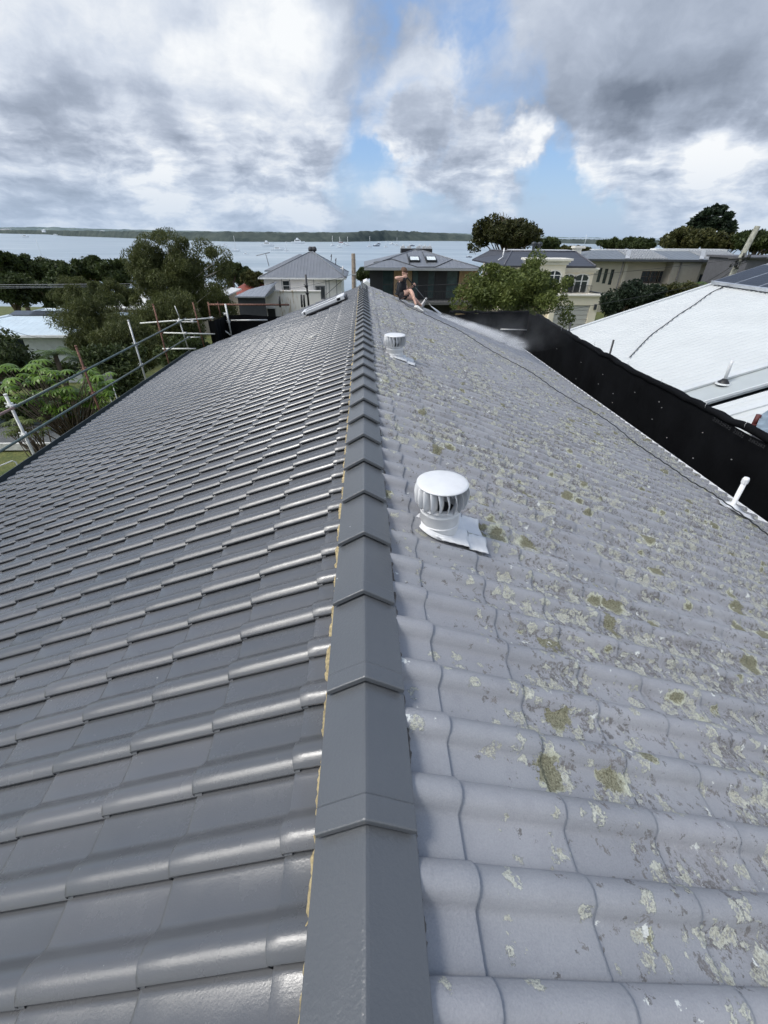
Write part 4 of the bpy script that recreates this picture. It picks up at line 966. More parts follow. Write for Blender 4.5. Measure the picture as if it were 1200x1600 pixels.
def hip(b, x0, x1, y0, y1, z, h, r0, r1, axis='x', t=.16, mi=0):
    """hipped roof with a closed underside; r0, r1 = insets of the ridge ends"""
    if axis == 'x': yc_ = (y0+y1)/2; R0, R1 = (x0+r0, yc_, z+h), (x1-r1, yc_, z+h)
    else: xc_ = (x0+x1)/2; R0, R1 = (xc_, y0+r0, z+h), (xc_, y1-r1, z+h)
    c = [(x0, y0, z), (x1, y0, z), (x1, y1, z), (x0, y1, z)]; d = [(x, y, z-t) for x, y, _ in c]
    v = c+[R0, R1]+d
    f = [(0,1,5,4),(1,2,5),(2,3,4,5),(3,0,4)] if axis == 'x' else [(0,1,4),(1,2,5,4),(2,3,5),(3,0,4,5)]
    b.add(v, f+[(0,6,7,1),(1,7,8,2),(2,8,9,3),(3,9,6,0),(6,9,8,7)], mi); return R0, R1
def ridge_roll(root, pairs, m_, r_=.07, name='ridge_capping'):
    b = MB()
    for a_, c_ in pairs: b.tube([np.array(a_)+(0, 0, .02), np.array(c_)+(0, 0, .02)], r_, 6)
    return b.build(name, m_, root)
M_glass = mat('window_glass', (.035, .045, .05), .06, var=.3, vs=.6, spec=.7); M_glass2 = mat('window_glass_green', (.05, .075, .075), .08, var=.5, vs=.5, spec=.7)
M_frame_w = mat('white_frame', (.76, .76, .74), .5); M_frame_d = mat('dark_frame', (.022, .024, .026), .5)
M_groof = rib_mat('grey_sheet_roof', (.175, .185, .205), 'rib', .42, .45, .5); M_groll = mat('grey_capping', (.20, .21, .225), .5)
M_render = mat('white_render', (.88, .86, .82), .8, var=.08, vs=.7, bump=.2, bs=20)

# --- white two storey house, left of the ridge end
Y0 = 65.
wl, wr = pY(415, 460, Y0)[0], pY(534, 460, Y0)[0]
ez = float(pY(470, 433.5, Y0-.6)[2]); bz = -3.5
t = thing('white_house', ((wl+wr)/2, Y0, bz), 'white rendered two storey house with a grey hipped roof in front of the bay', 'house')
b = MB()
hw1 = (pY(442, 450, Y0)[0]-wl, pY(453, 450, Y0)[0]-wl, float(pY(447, 454.5, Y0)[2]), float(pY(447, 438.5, Y0)[2]))
hd1 = (pY(492.5, 450, Y0)[0]-wl, pY(508, 450, Y0)[0]-wl, float(pY(500, 468, Y0)[2]), float(pY(500, 446.5, Y0)[2]))
Pw = wall(b, (wl, Y0), (wr, Y0), bz, ez-.12, [hw1, hd1]); wall(b, (wl+.2, Y0+9), (wl+.2, Y0+.2), bz, ez-.12); wall(b, (wr, Y0+.2), (wr, Y0+9), bz, ez-.12); wall(b, (wr, Y0+9), (wl, Y0+9), bz, ez-.12)
b.build('wall', M_render, t)
window(t, Pw, hw1, M_frame_w, M_glass, mull=0, trans=1); window(t, Pw, hd1, mat('grey_door_frame', (.13, .14, .15), .5), M_glass, 'door', mull=1, sill=False, fw=.16)
b = MB()
for px_ in (441, 453.6, 490.8, 509.6, 514.6, 526):
    u = pY(px_, 450, Y0)[0]; b = MB(); b.box((u-.05, Y0-.03, bz+3), (u+.05, Y0-.003, ez-.15)); b.build('cover_strip', mat('grey_strip', (.42, .42, .42), .7), t)
b = MB(); R0, R1 = hip(b, pY(404.5, 434, Y0-.8)[0], pY(541, 434, Y0-.8)[0], Y0-.8, Y0+9.8, ez, float(pY(487, 394, Y0+4.5)[2])-ez, 6.2, 4.6)
b.build('roof', M_groof, t)
xa, xb = pY(404.5, 434, Y0-.8)[0], pY(541, 434, Y0-.8)[0]
b = MB(); b.box((xa+.1, Y0-.95, ez-.20), (xb, Y0-.81, ez-.03)); b.box((xa-.12, Y0-.95, ez-.20), (xa, Y0+9.8, ez-.03)); b.build('gutter', M_frame_w, t)
ridge_roll(t, [((xa, Y0-.8, ez), R0), ((xb, Y0-.8, ez), R1), (R0, R1), ((xb, Y0+9.8, ez), R1)], M_groll)
# second roof behind, chimney pots, flue
b = MB(); ya = Y0+6; hip(b, pY(413, 422, ya)[0], pY(500, 422, ya)[0], ya, ya+8, float(pY(413, 422.5, ya)[2]), 1.9, 4.6, 3., 'x'); b.build('rear_roof', M_groof, t)
for px_ in (485.6, 491):
    c = pY(px_, 392, Y0+5); b = MB(); b.lathe([(.16, c[2]-.5), (.16, c[2]-.05), (.33, c[2]), (.36, c[2]+.25), (.22, c[2]+.5), (.0, c[2]+.52)], (c[0], c[1], 0), 12); b.build('chimney_pot', mat('dark_pot', (.05, .05, .055), .7), t)
c = pY(536, 424, Y0+2); b = MB(); b.tube([c+(0, 0, -.6), c+(0, 0, .6)], .08, 8); b.tube([c+(-.35, 0, .35), c+(.2, 0, .15)], .06, 8); b.build('flue', M_galv, t)
for px_, py_ in ((517, 401), (524, 407)):
    c = pY(px_, py_, Y0+3.5); b = MB(); b.tube([c+(0, 0, -.5), c+(.12, 0, .3)], .05, 6); b.obox(c+(.05, 0, .1), (.07, 0, .12), (0, .03, 0), (.05, 0, -.02)); b.build('roof_bracket', M_dk, t)
# terrace in front with a stained white parapet
ty = Y0-3.2; b = MB(); x0_, x1_ = pY(410, 462, ty)[0], pY(501, 462, ty)[0]; zt_, zb_ = float(pY(450, 455.5, ty)[2]), float(pY(450, 477, ty)[2])
b.box((x0_, ty, zb_-2.5), (x1_, ty+.2, zt_)); b.box((x0_-.0, ty-.12, zt_-.02+.02), (x1_+.05, ty+.3, zt_+.14)); b.box((x0_, ty+.2, zb_-2.5), (x0_+.2, Y0, zt_-.003)); b.box((x0_+.2, ty+.2, zb_), (x1_, Y0, zb_+.25))
b.box((x0_-.25, ty-.2, zb_-2.5), (x0_+.35, ty-.003, zt_+.35))
def stained():
    mm = bpy.data.materials.new('stained_render'); mm.use_nodes = True; mm.node_tree.nodes.clear(); g = N(mm.node_tree)
    P = g.n('ShaderNodeNewGeometry').outputs['Position']; X, Y, Z = g.sep(P); b_ = g.n('ShaderNodeBsdfPrincipled')
    n_ = g.noise(g.comb(g.math('MULTIPLY', X, 2.2), Y, g.math('MULTIPLY', Z, .35)), 1.6, 6, .7)
    near = g.mr(g.math('ABSOLUTE', g.math('SUBTRACT', X, float(pY(450, 465, ty)[0]))), .4, 1.6, 1., 0.)
    c = g.mix(g.math('MULTIPLY', g.mr(n_, .5, .62), near), (.84, .81, .77), (.40, .28, .14))
    g.put(b_.inputs['Base Color'], c); b_.inputs['Roughness'].default_value = .85
    o = g.n('ShaderNodeOutputMaterial'); mm.node_tree.links.new(b_.outputs[0], o.inputs[0]); return mm
b.build('terrace_wall', stained(), t)
b = MB(); c = pY(424, 482, ty-.1); b.box((c[0]-.5, ty-.1, c[2]-1.2), (c[0]+.45, ty-.01, c[2]+.0)); b.build('low_window', M_frame_d, t)
b = MB(); b.box((c[0]-.75, ty-.45, c[2]+.02), (c[0]+.6, ty-.01, c[2]+.14)); b.build('awning', M_frame_w, t)
an = pY(417, 415, 68); at = thing('antenna', tuple(an), 'thin television antenna on a leaning mast above the left eave of the white house', 'antenna')
b = MB(); b.tube([pY(420.5, 416, 68), pY(415, 396, 68)], .05, 6); b.build('mast', mat('antenna_grey', (.25, .25, .26), .5, .4), at)
A_, B_ = pY(400.5, 399.5, 68), pY(421.5, 394.5, 68); b = MB(); b.tube([A_, B_], .045, 6)
for k in range(9): q = A_+(B_-A_)*(k+.5)/9; b.tube([q-(0, .45, 0), q+(0, .45, 0)], .02, 5)
b.build('boom', MATS['antenna_grey'], at)

# --- low dark annex with a grey roof, and a red tiled roof behind it
Y1 = 56.; x0_ = pY(371, 465, Y1)[0]; x1_ = pY(412, 465, Y1)[0]; ze = float(pY(390, 462.5, Y1)[2])
t = thing('dark_annex', ((x0_+x1_)/2, Y1, -4), 'low dark rendered building with a pale grey roof left of the white house', 'building')
b = MB(); wall(b, (x0_, Y1), (x1_+.1, Y1), -5, ze-.15); wall(b, (x0_+.2, Y1+7), (x0_+.2, Y1+.2), -5, ze-.15); b.build('wall', mat('charcoal_render', (.035, .038, .045), .8), t)
b = MB(); tp = pY(416, 447, Y1+5); b.add([(x0_-.2, Y1-.4, ze), (x1_+.2, Y1-.4, ze), (x1_+.2, Y1+7, tp[2]+.3), (x0_+3.6, Y1+7, tp[2]+.3), (x0_-.2, Y1+7, ze), (x0_-.2, Y1-.4, ze-.15), (x1_+.2, Y1-.4, ze-.15), (x1_+.2, Y1+7, ze-.15), (x0_-.2, Y1+7, ze-.15)], [(0,1,2,3),(0,3,4),(0,5,6,1),(1,6,7,2),(4,8,5,0),(5,8,7,6),(3,2,7,8,4)]); b.build('roof', rib_mat('pale_grey_roof', (.22, .235, .26), 'rib', .4), t)
c = pY(376, 458, 72); t = thing('red_roofed_house', (c[0], 72, -6), 'house with a red tiled roof half hidden behind the casuarina', 'house')
b = MB(); hip(b, c[0]-2.4, c[0]+7, 72, 79, float(pY(376, 462, 72)[2]), 1.7, 3, 3); b.build('roof', rib_mat('red_tiles', (.30, .085, .06), 'tile', .33), t)
b = MB(); b.box((c[0]-2, 72.4, -8), (c[0]+6.6, 78.6, float(pY(376, 462, 72)[2])-.17)); b.build('wall', mat('tan_wall', (.45, .40, .33), .8), t)
# weathered timber pole just beyond the ridge end
c = pY(552, 396, 40); t = thing('timber_pole', (c[0], 40, -1), 'weathered grey timber pole standing just beyond the far end of the ridge', 'pole')
b = MB(); b.tube([(c[0]-.12, 40, -1.5), (c[0], 40, c[2])], [.20, .155], 12); b.build('pole', mat('weathered_timber', (.20, .165, .13), .9, var=.4, vs=6, bump=.8, bs=30), t)
b = MB(); b.box((c[0]-.16, 39.8, c[2]-1.5), (c[0]+.19, 40.2, c[2]-1.42)); b.tube([(c[0]+.17, 39.9, c[2]-.4), (c[0]+.17, 39.9, c[2]-2.4)], .02, 6); b.build('bracket', M_galv, t)
# small white shed roofs seen between pole and ridge
c = pY(573, 441, 46); b = MB(); b.prism([(c[0]-.35, 46, c[2]-3), (c[0]+.3, 46, c[2]-3), (c[0]+.3, 46, c[2]-.05), (c[0]-.0, 46, c[2]+.1), (c[0]-.35, 46, c[2]-.05)], (0, 3, 0)); tag(b.build('garden_shed', M_frame_w), 'bit of a pale shed roof showing behind the very end of the ridge', 'shed')

# --- dark clad house with skylights in the centre
Y2 = 50.; xa, xb = pY(569, 416, Y2)[0], pY(752, 421, Y2)[0]; ez = float(pY(660, 418.2, Y2)[2])
t = thing('dark_house', ((xa+xb)/2, Y2, -2), 'dark house with a wide grey hipped roof, two skylights and tall glass doors', 'house')
w0, w1 = pY(578, 440, Y2+1)[0], pY(745, 440, Y2+1)[0]; zf = float(pY(660, 468, Y2+1)[2]); zc_ = ez-.16
b = MB(); dh = []
for pa, pb in ((597, 615), (644, 654.5), (668, 680), (697, 715.5)): dh.append((pY(pa, 440, Y2+1)[0]-w0, pY(pb, 440, Y2+1)[0]-w0, zf+.05, zc_-.12))
Pd = wall(b, (w0, Y2+1), (w1, Y2+1), -3, zc_, dh); wall(b, (w0+.2, Y2+10), (w0+.2, Y2+1.2), -3, zc_); wall(b, (w1, Y2+1.2), (w1, Y2+10), -3, zc_); b.build('wall', mat('black_cladding', (.014, .015, .017), .6), t)
for h in dh: window(t, Pd, h, M_frame_d, M_glass2, 'glass_door', mull=0, trans=1, sill=False, fw=.09)
def board_mat():
    mm = bpy.data.materials.new('timber_battens'); mm.use_nodes = True; mm.node_tree.nodes.clear(); g = N(mm.node_tree)
    P = g.n('ShaderNodeNewGeometry').outputs['Position']; X, Y, Z = g.sep(P); b_ = g.n('ShaderNodeBsdfPrincipled')
    ph = g.math('FRACT', g.math('MULTIPLY', X, 7.)); c = g.mix(g.mr(g.noise(g.comb(g.math('MULTIPLY', X, 7), Y, g.math('MULTIPLY', Z, .5)), 2., 4), .3, .7), (.30, .19, .10), (.48, .33, .19))
    c = g.mix(g.math('LESS_THAN', ph, .18), c, (.10, .06, .03)); g.put(b_.inputs['Base Color'], c); b_.inputs['Roughness'].default_value = .7
    o = g.n('ShaderNodeOutputMaterial'); mm.node_tree.links.new(b_.outputs[0], o.inputs[0]); return mm
MB_t = board_mat()
for pa, pb in ((615.5, 643.2), (716.5, 744)):
    u0, u1 = pY(pa, 440, Y2+1)[0], pY(pb, 440, Y2+1)[0]; b = MB(); b.box((u0, Y2+.94, zf), (u1, Y2+.997, zc_-.02)); o = b.build('timber_panel', MB_t, t)
# roof: wide low hip with a projecting flat-faced middle
b = MB(); ap = float(pY(650, 391, Y2+6)[2]); R0, R1 = hip(b, xa, xb, Y2-.2, Y2+11, ez, ap-ez, 5.4, 5.6); b.build('roof', M_groof, t)
ridge_roll(t, [((xa, Y2-.2, ez), R0), ((xb, Y2-.2, ez), R1), (R0, R1)], M_groll, .06)
def on_front(px_, py_, off=0.):
    k = (ap-ez)/5.6; d = ray(px_, py_); tt = (ez + k*(CAM[1]-(Y2-.2)) + off - CAM[2])/(d[2]-k*d[1]); return CAM+d*tt
fa = math.atan2(ap-ez, 5.6); fv = np.array([0, math.cos(fa), math.sin(fa)]); fn = np.array([0, -math.sin(fa), math.cos(fa)])
for px_ in (647.5, 673.5):
    c = on_front(px_, 405.3, .1); b = MB()
    for s_ in (-1, 1): b.obox(c+np.array([s_*.50, 0, 0]), (.05, 0, 0), fv*.62, fn*.12)
    b.obox(c-fv*.62, (.55, 0, 0), fv*.05, fn*.12); b.obox(c+fv*.62, (.55, 0, 0), fv*.05, fn*.12); o = b.build('skylight', M_frame_d, t)
    b = MB(); b.obox(c+fn*.09, (.46, 0, 0), fv*.58, fn*.02); q = b.build('pane', mat('skylight_pane', (.72, .77, .76), .25), t); q.parent = o
b = MB(); w_ = .045
for a_, c_ in (((557+27, 410), (612, 404.5)), ((612, 404.5), (652, 417.2)), ((652, 417.2), (680, 417.2)), ((680, 417.2), (707, 405.5)), ((636, 396), (640, 412)), ((660, 394), (667, 411))):
    b.tube([on_front(*a_, .03), on_front(*c_, .03)], w_, 6)
b.build('valley_flashing', mat('dark_valley', (.05, .055, .06), .6), t)
ya = Y2+7; u0, u1 = pY(627, 391, ya)[0], pY(675.5, 391, ya)[0]; b = MB(); b.box((u0, ya, float(pY(650, 395, ya)[2])-.6), (u1, ya+1.5, float(pY(650, 388.6, ya)[2]))); b.build('roof_box', mat('black_box', (.012, .012, .014), .5), t)
b = MB(); zz_ = float(pY(650, 388.6, ya)[2])
for px_ in (630, 640, 655, 664, 672): u = pY(px_, 388, ya)[0]; b.box((u-.25, ya+.3, zz_+.002), (u+.22, ya+.9, zz_+.22)); b.tube([(u, ya+.4, zz_+.2), (u+.05, ya+.4, zz_+.38)], .06, 6)
b.build('roof_vent', mat('pale_vent', (.6, .6, .6), .5), t)
b = MB(); b.box((xa, Y2-.36, ez-.24), (xb, Y2-.215, ez-.05)); b.build('gutter', mat('grey_gutter', (.30, .31, .32), .45), t)
b = MB(); b.box((w0-.3, Y2-1.4, zf-.22), (w1+.5, Y2+.98, zf-.004)); b.build('balcony', mat('balcony_slab', (.10, .10, .10), .8), t)
b = MB(); zr_ = zf+1.05; b.box((w0+5.5, Y2-1.38, zr_-.05), (w1+.4, Y2-1.32, zr_))
x = w0+5.6
while x < w1+.4: b.box((x, Y2-1.36, zf), (x+.025, Y2-1.34, zr_-.05)); x += .16
b.build('balcony_railing', M_frame_d, t)
b = MB(); u = pY(720, 488, Y2)[0]; b.box((u-.7, Y2-.6, -3), (u+.5, Y2-.4, zf-.23)); b.build('timber_screen', MB_t, t)

# --- cream rendered house with arched windows and a garage
M_cream = mat('cream_render', (.84, .76, .61), .8, var=.05, vs=.6, bump=.15, bs=20); M_trim = mat('cream_trim', (.82, .78, .70), .7, var=.05)
Y3 = 45.; M_slate = rib_mat('dark_slate_tiles', (.055, .058, .07), 'tile', .36, .5)
xl, xr = pY(787, 417, Y3-.5)[0], pY(931, 417, Y3-.5)[0]; ez = float(pY(860, 415.6, Y3-.5)[2])
t = thing('cream_house', ((xl+xr)/2, Y3, 1), 'cream rendered two storey house with arched windows and a grey garage door', 'house')
wx1 = pY(925, 440, Y3)[0]; zfl = float(pY(900, 461, Y3)[2]); gz0 = 1.0
b = MB(); Pc = wall(b, (xl+.45, Y3), (wx1, Y3), gz0, ez-.14); wall(b, (wx1, Y3+.2), (wx1, Y3+10), gz0, ez-.14); wall(b, (xl+.65, Y3+10), (xl+.65, Y3+.2), gz0, ez-.14)
xlf = pY(740, 405, Y3+10)[0]
b.build('wall', M_cream, t)
b = MB()
zt_ = float(pY(800, 391.5, Y3+6)[2]); c4 = [(xl, Y3-.5, ez), (xr, Y3-.5, ez), (xr+1.2, Y3+12, ez), (pY(738, 402.5, Y3+9)[0], Y3+9, ez+.1)]
tl = pY(765, 391, Y3+8); tr = pY(898, 397.5, Y3+5.5); zt_ = max(tl[2], tr[2]); top = [(tl[0]+1.5, Y3+5, zt_), (tr[0]-.2, Y3+5, zt_), (tr[0]+.5, Y3+8, zt_), (tl[0], Y3+8, zt_)]
b.add(c4+top+[(x, y, z-.14) for x, y, z in c4], [(0,1,5,4),(1,2,6,5),(2,3,7,6),(3,0,4,7),(4,5,6,7),(0,8,9,1),(1,9,10,2),(2,10,11,3),(3,11,8,0),(8,11,10,9)]); b.build('roof', M_slate, t)
ridge_roll(t, [(c4[0], top[0]), (c4[1], top[1]), (top[0], top[1]), (top[0], top[3])], mat('slate_hip', (.10, .10, .115), .6), .08, 'hip_capping')
b = MB(); b.box((top[0][0]+.3, Y3+5.2, zt_+.003), (top[1][0], Y3+7.8, zt_+.12)); b.build('flat_deck', mat('pale_deck', (.55, .56, .57), .6), t)
for px_ in (833, 842): c = pY(px_, 390, Y3+6); b = MB(); b.lathe([(.14, zt_+.12), (.14, zt_+.45), (.26, zt_+.5), (.27, zt_+.72), (.1, zt_+.82), (0, zt_+.82)], (c[0], c[1], 0), 12); b.build('roof_cowl', M_dk, t)
c = on = pY(786, 398, Y3+3); b = MB(); b.tube([c+(0, 0, -.5), c+(.04, 0, .55)], .06, 8); b.tube([c+(0, 0, -.2), c+(-.5, -.3, -.45)], .05, 6); b.build('vent_pipe', MATS['white_pvc'], t)
b = MB(); 
for k, (o1, h1) in enumerate(((.42, .12), (.30, .10), (.16, .12))): b.box((xl+.45-.0, Y3-o1, ez-.15-.13*k-h1), (wx1+o1*.6, Y3-.003, ez-.152-.13*k))
b.build('cornice', M_trim, t)
# projecting bay with parapet
yb = Y3-1.6; u0, u1 = pY(846, 430, yb)[0], pY(882, 430, yb)[0]; u0 -= 1.2; zb1 = float(pY(865, 407, yb)[2])
b = MB(); b.box((u0, yb, gz0), (u1, Y3-.003, zb1)); o = b.build('bay', M_cream, t)
b = MB(); 
for k, (o1, h1) in enumerate(((.38, .16), (.24, .14), (.12, .16))): b.box((u0-o1, yb-o1, zb1-.16*(k-1)-h1), (u1+o1, Y3-.004, zb1-.16*(k-1)-.002))
b.build('bay_cornice', M_trim, t)
def arch_window(cx_, zb0, zt0, wd, yf, root, rail_=True):
    r_ = wd/2; n = 9; zc0 = zt0-r_*.62
    def outline(rr, dz=0, y=yf): return [(cx_-rr, y, zb0-dz), (cx_+rr, y, zb0-dz)]+[(cx_+rr*math.cos(a_), y, zc0+(rr*.62+dz*.2)*math.sin(a_)) for a_ in np.linspace(0, math.pi, n)]
    b = MB(); b.prism(outline(r_+.14, .0, yf-.07), (0, .065, 0)); o = b.build('window', M_trim, root)
    b = MB(); b.prism(outline(r_, -.05, yf-.085), (0, .012, 0)); q = b.build('pane', M_glass, root); q.parent = o
    b = MB(); b.box((cx_-.05, yf-.115, zb0+.05), (cx_+.05, yf-.088, zt0-.02)); b.box((cx_-r_, yf-.112, zb0+(zt0-zb0)*.62), (cx_-.051, yf-.09, zb0+(zt0-zb0)*.62+.06)); b.box((cx_+.051, yf-.112, zb0+(zt0-zb0)*.62), (cx_+r_, yf-.09, zb0+(zt0-zb0)*.62+.06))
    for s_ in (-1, 1): b.box((cx_+s_*(r_-.03)-.03, yf-.113, zb0), (cx_+s_*(r_-.03)+.03, yf-.088, zc0))
    q = b.build('mullion', M_frame_w, root); q.parent = o
    if rail_:
        b = MB(); b.box((cx_-r_-.35, yf-.45, zb0+.62), (cx_+r_+.35, yf-.41, zb0+.66)); k = cx_-r_-.35
        while k < cx_+r_+.36: b.box((k-.012, yf-.442, zb0+.0), (k+.012, yf-.418, zb0+.62)); k += .13
        q = b.build('window_railing', M_frame_d, root)
arch_window(float(pY(885.5, 445, Y3)[0]), float(pY(885, 457.5, Y3)[2]), float(pY(889, 428.5, Y3)[2]), 1.25, Y3, t)
arch_window(float(pY(906.5, 445, Y3)[0]), float(pY(904, 457.5, Y3)[2]), float(pY(909, 428.5, Y3)[2]), 1.25, Y3, t)
arch_window(float(pY(864.5, 435, yb)[0]), float(pY(863, 443, yb)[2]), float(pY(867, 423, yb)[2]), 1.2, yb, t, False)
# garage block below, in front
yg = Y3-2.6; gx0, gx1 = pY(862, 470, yg)[0], pY(936.5, 470, yg)[0]; gzt = float(pY(905, 462.5, yg)[2]); 
gd = (pY(868, 480, yg)[0]-gx0, pY(922, 480, yg)[0]-gx0, gz0+.05, float(pY(905, 477, yg)[2]))
b = MB(); Pg = wall(b, (gx0, yg), (gx1, yg), gz0, gzt, [gd]); wall(b, (gx1, yg+.2), (gx1, Y3+3), gz0, gzt); wall(b, (gx0+.2, Y3), (gx0+.2, yg+.2), gz0, gzt); b.box((gx0+.2, yg+.2, gzt-.3), (gx1-.0, Y3-.003, gzt-.1)); b.build('garage', M_cream, t)
b = MB(); b.box((gx0-.2, yg-.22, gzt+.002), (gx1+.25, yg+.25, gzt+.16)); b.build('garage_cornice', M_trim, t)
b = MB(); u0, u1, v0, v1 = gd; nb_ = 7
for k in range(nb_): z0_, z1_ = v0+(v1-v0)*k/nb_, v0+(v1-v0)*(k+1)/nb_-.03; b.box((gx0+u0+.01, yg+.12, z0_), (gx0+u1-.01, yg+.16, z1_))
b.build('garage_door', mat('garage_door_grey', (.50, .49, .46), .5, var=.05), t)
c = pY(929.5, 480, yg); b = MB(); b.box((c[0]-.1, yg-.16, c[2]-.2), (c[0]+.1, yg-.003, c[2]+.25)); b.build('wall_lantern', M_dk, t)
c = pY(930, 457, Y3+1.5); b = MB(); b.prism([(c[0]-.8, Y3+.5, c[2]+.1), (c[0]+1.4, Y3+.5, c[2]-.25), (c[0]+1.4, Y3+2.5, c[2]-.25), (c[0]-.8, Y3+2.5, c[2]+.1)], (0, 0, .08)); b.build('side_roof', mat('dark_sheet', (.04, .042, .05), .4), t)

# --- long taupe house on the right
Y4 = 60.; M_taupe = mat('taupe_render', (.47, .43, .35), .85, var=.06, vs=.5, bump=.15, bs=20); M_taupe2 = mat('shaded_taupe_render', (.33, .305, .26), .85, var=.06)  # second taupe is darker: shade of the projecting wall put into its colour
X = lambda px_, py_=430, Y=Y4: float(pY(px_, py_, Y)[0]); Z = lambda px_, py_, Y=Y4: float(pY(px_, py_, Y)[2])
t = thing('taupe_house', (X(1050), Y4, 0), 'long taupe rendered two storey house with a ribbed grey roof and slit windows', 'house')
x0_ = X(914); ez = Z(1000, 404.5); gb = -2.
secs = [(914, 971, 0., M_taupe, [(933, 418, 441), (944, 419, 443.5), (954.5, 420.5, 446)], 5.2), (972, 1046, .5, M_taupe, [], 0), (1046, 1092, -.8, M_taupe2, [], 0), (1092, 1168, .3, M_taupe, [], 0)]
b = MB(); h1 = []
for (px_, ya_, yb_) in ((936.5, 418.5, 441), (946, 419.8, 443.), (955.8, 421., 445)): u = X(px_, 430)-x0_; h1.append((u-.22, u+.22, Z(px_, yb_), Z(px_, ya_)))
P1 = wall(b, (x0_, Y4), (X(972), Y4), gb, ez-.2, h1); wall(b, (x0_, Y4+8), (x0_, Y4), gb, ez-.2, th=-.0-.001+.2)
y2 = Y4+.8; xa_, xb_ = X(972)-.0, X(1046, 430, y2); h2 = []
for px_, w_ in ((1009, .62), (1022, .62), (1036, .78)): u = X(px_, 432, y2)-xa_; h2.append((u-w_, u+w_, Z(px_, 441, y2), Z(px_, 423.5, y2)))
P2 = wall(b, (xa_, y2), (xb_, y2), gb, ez-.2, h2)
y4 = Y4+.2; xc_, xd_ = X(1091, 430, y4), X(1168, 430, y4); h4 = []
for px_ in (1095.5, 1114, 1132): u = X(px_, 433, y4)-xc_; h4.append((max(.2, u-.62), u+.62, Z(px_, 443, y4), Z(px_, 428.5, y4)))
P4 = wall(b, (xc_, y4), (xd_, y4), gb, ez-.2, h4); wall(b, (xd_, y4+.2), (xd_, y4+9), gb, ez-.2)
b.build('wall', M_taupe, t)
b = MB(); b.box((X(971.5), Y4-.15, gb), (X(977), y2+.1, ez-.22)); b.build('wall_pier', M_taupe, t)
b = MB(); y3 = Y4-.7; b.box((X(1047, 430, y3), y3, gb), (X(1091, 430, y3), Y4+2, ez-.21)); b.build('projecting_wall', M_taupe2, t)
for h in h1: window(t, P1, h, M_frame_d, M_glass, mull=0, sill=False, fw=.05)
for h in h2: window(t, P2, h, mat('brown_frame', (.07, .05, .04), .6), M_glass, mull=1, trans=1)
for h in h4: window(t, P4, h, MATS['brown_frame'], M_glass, mull=0, trans=0)
b = MB()
for px_ in (968.5, 1058.5): u = X(px_, 430, Y4-.8); b.tube([(u, Y4-.85, gb), (u, Y4-.85, ez-.3)], .07, 8)
b.build('downpipe', mat('dark_downpipe', (.05, .05, .05), .5), t)
b = MB(); q0, q1 = X(975, 440, Y4-.9), X(1044, 440, Y4-.9); zb_ = Z(1010, 448, Y4-.9); b.box((q0, Y4-.9, zb_-.9), (q1, Y4-.7, zb_)); b.box((q0-.1, Y4-1., zb_+.002), (q1+.1, Y4-.6, zb_+.14)); b.box((q0, Y4-.7, zb_-.9), (q1, y2-.003, zb_-.75)); b.build('balcony', M_trim, t)
b = MB()
for px_ in (1000, 1013, 1025, 1038): u = X(px_, 446, Y4-.9); c = (u, Y4-.9, zb_-.38); ell(b, c, (.28, .03, .16), 12)
b.build('balcony_opening', M_dk, t)
M_ribr = rib_mat('ribbed_grey_roof', (.16, .175, .19), 'rib', .72, .4, 1.); 
zt_ = Z(1000, 391.5, Y4+4.5); rx0, rx1 = X(911, 400), X(1172, 408); b = MB()
b.add([(rx0, Y4-.9, ez), (rx1, Y4-.9, ez), (rx1, Y4+11, ez), (rx0+.5, Y4+11, ez), (X(930, 390, Y4+4), Y4+4.5, zt_), (rx1-2.5, Y4+4.5, zt_), (rx0, Y4-.9, ez-.2), (rx1, Y4-.9, ez-.2), (rx1, Y4+11, ez-.2), (rx0+.5, Y4+11, ez-.2)], [(0,1,5,4),(1,2,5),(2,3,4,5),(3,0,4),(0,6,7,1),(1,7,8,2),(2,8,9,3),(3,9,6,0),(6,9,8,7)]); b.build('roof', M_ribr, t)
def fr(px_, top_): 
    return np.array([X(px_, 400), Y4-.9, ez+.04]) if not top_ else np.array([X(px_, 391, Y4+4.5), Y4+4.5, zt_+.04])
b = MB()
for pa, pb in ((975, 983.5), (1090, 1100)): A_, B_ = fr(pa, 0), fr(pb, 1); b.obox((A_+B_)/2, (.28, 0, 0), (B_-A_)/2, (0, -.02, .05))
b.build('hip_sheet', mat('pale_grey_sheet', (.42, .43, .44), .5), t)
b = MB(); u = X(976); k = 0
for pa, pb in ((985, 1042), (1103, 1165)):
    A0, B0 = X(pa, 400), X(pb, 400); n_ = 13
    for i in range(n_): A_ = np.array([A0+(B0-A0)*i/n_, Y4-.88, ez+.05]); B_ = A_+np.array([.55, 5.2, (zt_-ez)*.97]); b.obox((A_+B_)/2, (.075, 0, 0), (B_-A_)/2, (0, -.02, .06))
b.build('standing_seam', mat('seam_grey', (.32, .33, .34), .45), t)
b = MB(); b.box((X(1025, 391, Y4+4.6), Y4+4.6, zt_), (rx1, Y4+6, zt_+.22)); b.box((X(929, 390, Y4+4.6), Y4+4.6, zt_), (X(1025, 391, Y4+4.6)-.01, Y4+6, zt_+.1)); b.build('ridge_box', M_frame_w, t)
b = MB(); b.box((rx0-.1, Y4-1.05, ez-.26), (rx1, Y4-.915, ez-.04)); b.build('gutter', mat('dark_gutter', (.055, .06, .065), .45), t)
c = pY(912, 396, Y4+1); b = MB(); b.box((c[0]-.7, Y4+2, c[2]-2.6), (c[0]+.1, Y4+3, c[2]+.5)); b.box((c[0]-.85, Y4+1.9, c[2]+.503), (c[0]+.5, Y4+3.1, c[2]+.75)); b.build('chimney', M_trim, t)
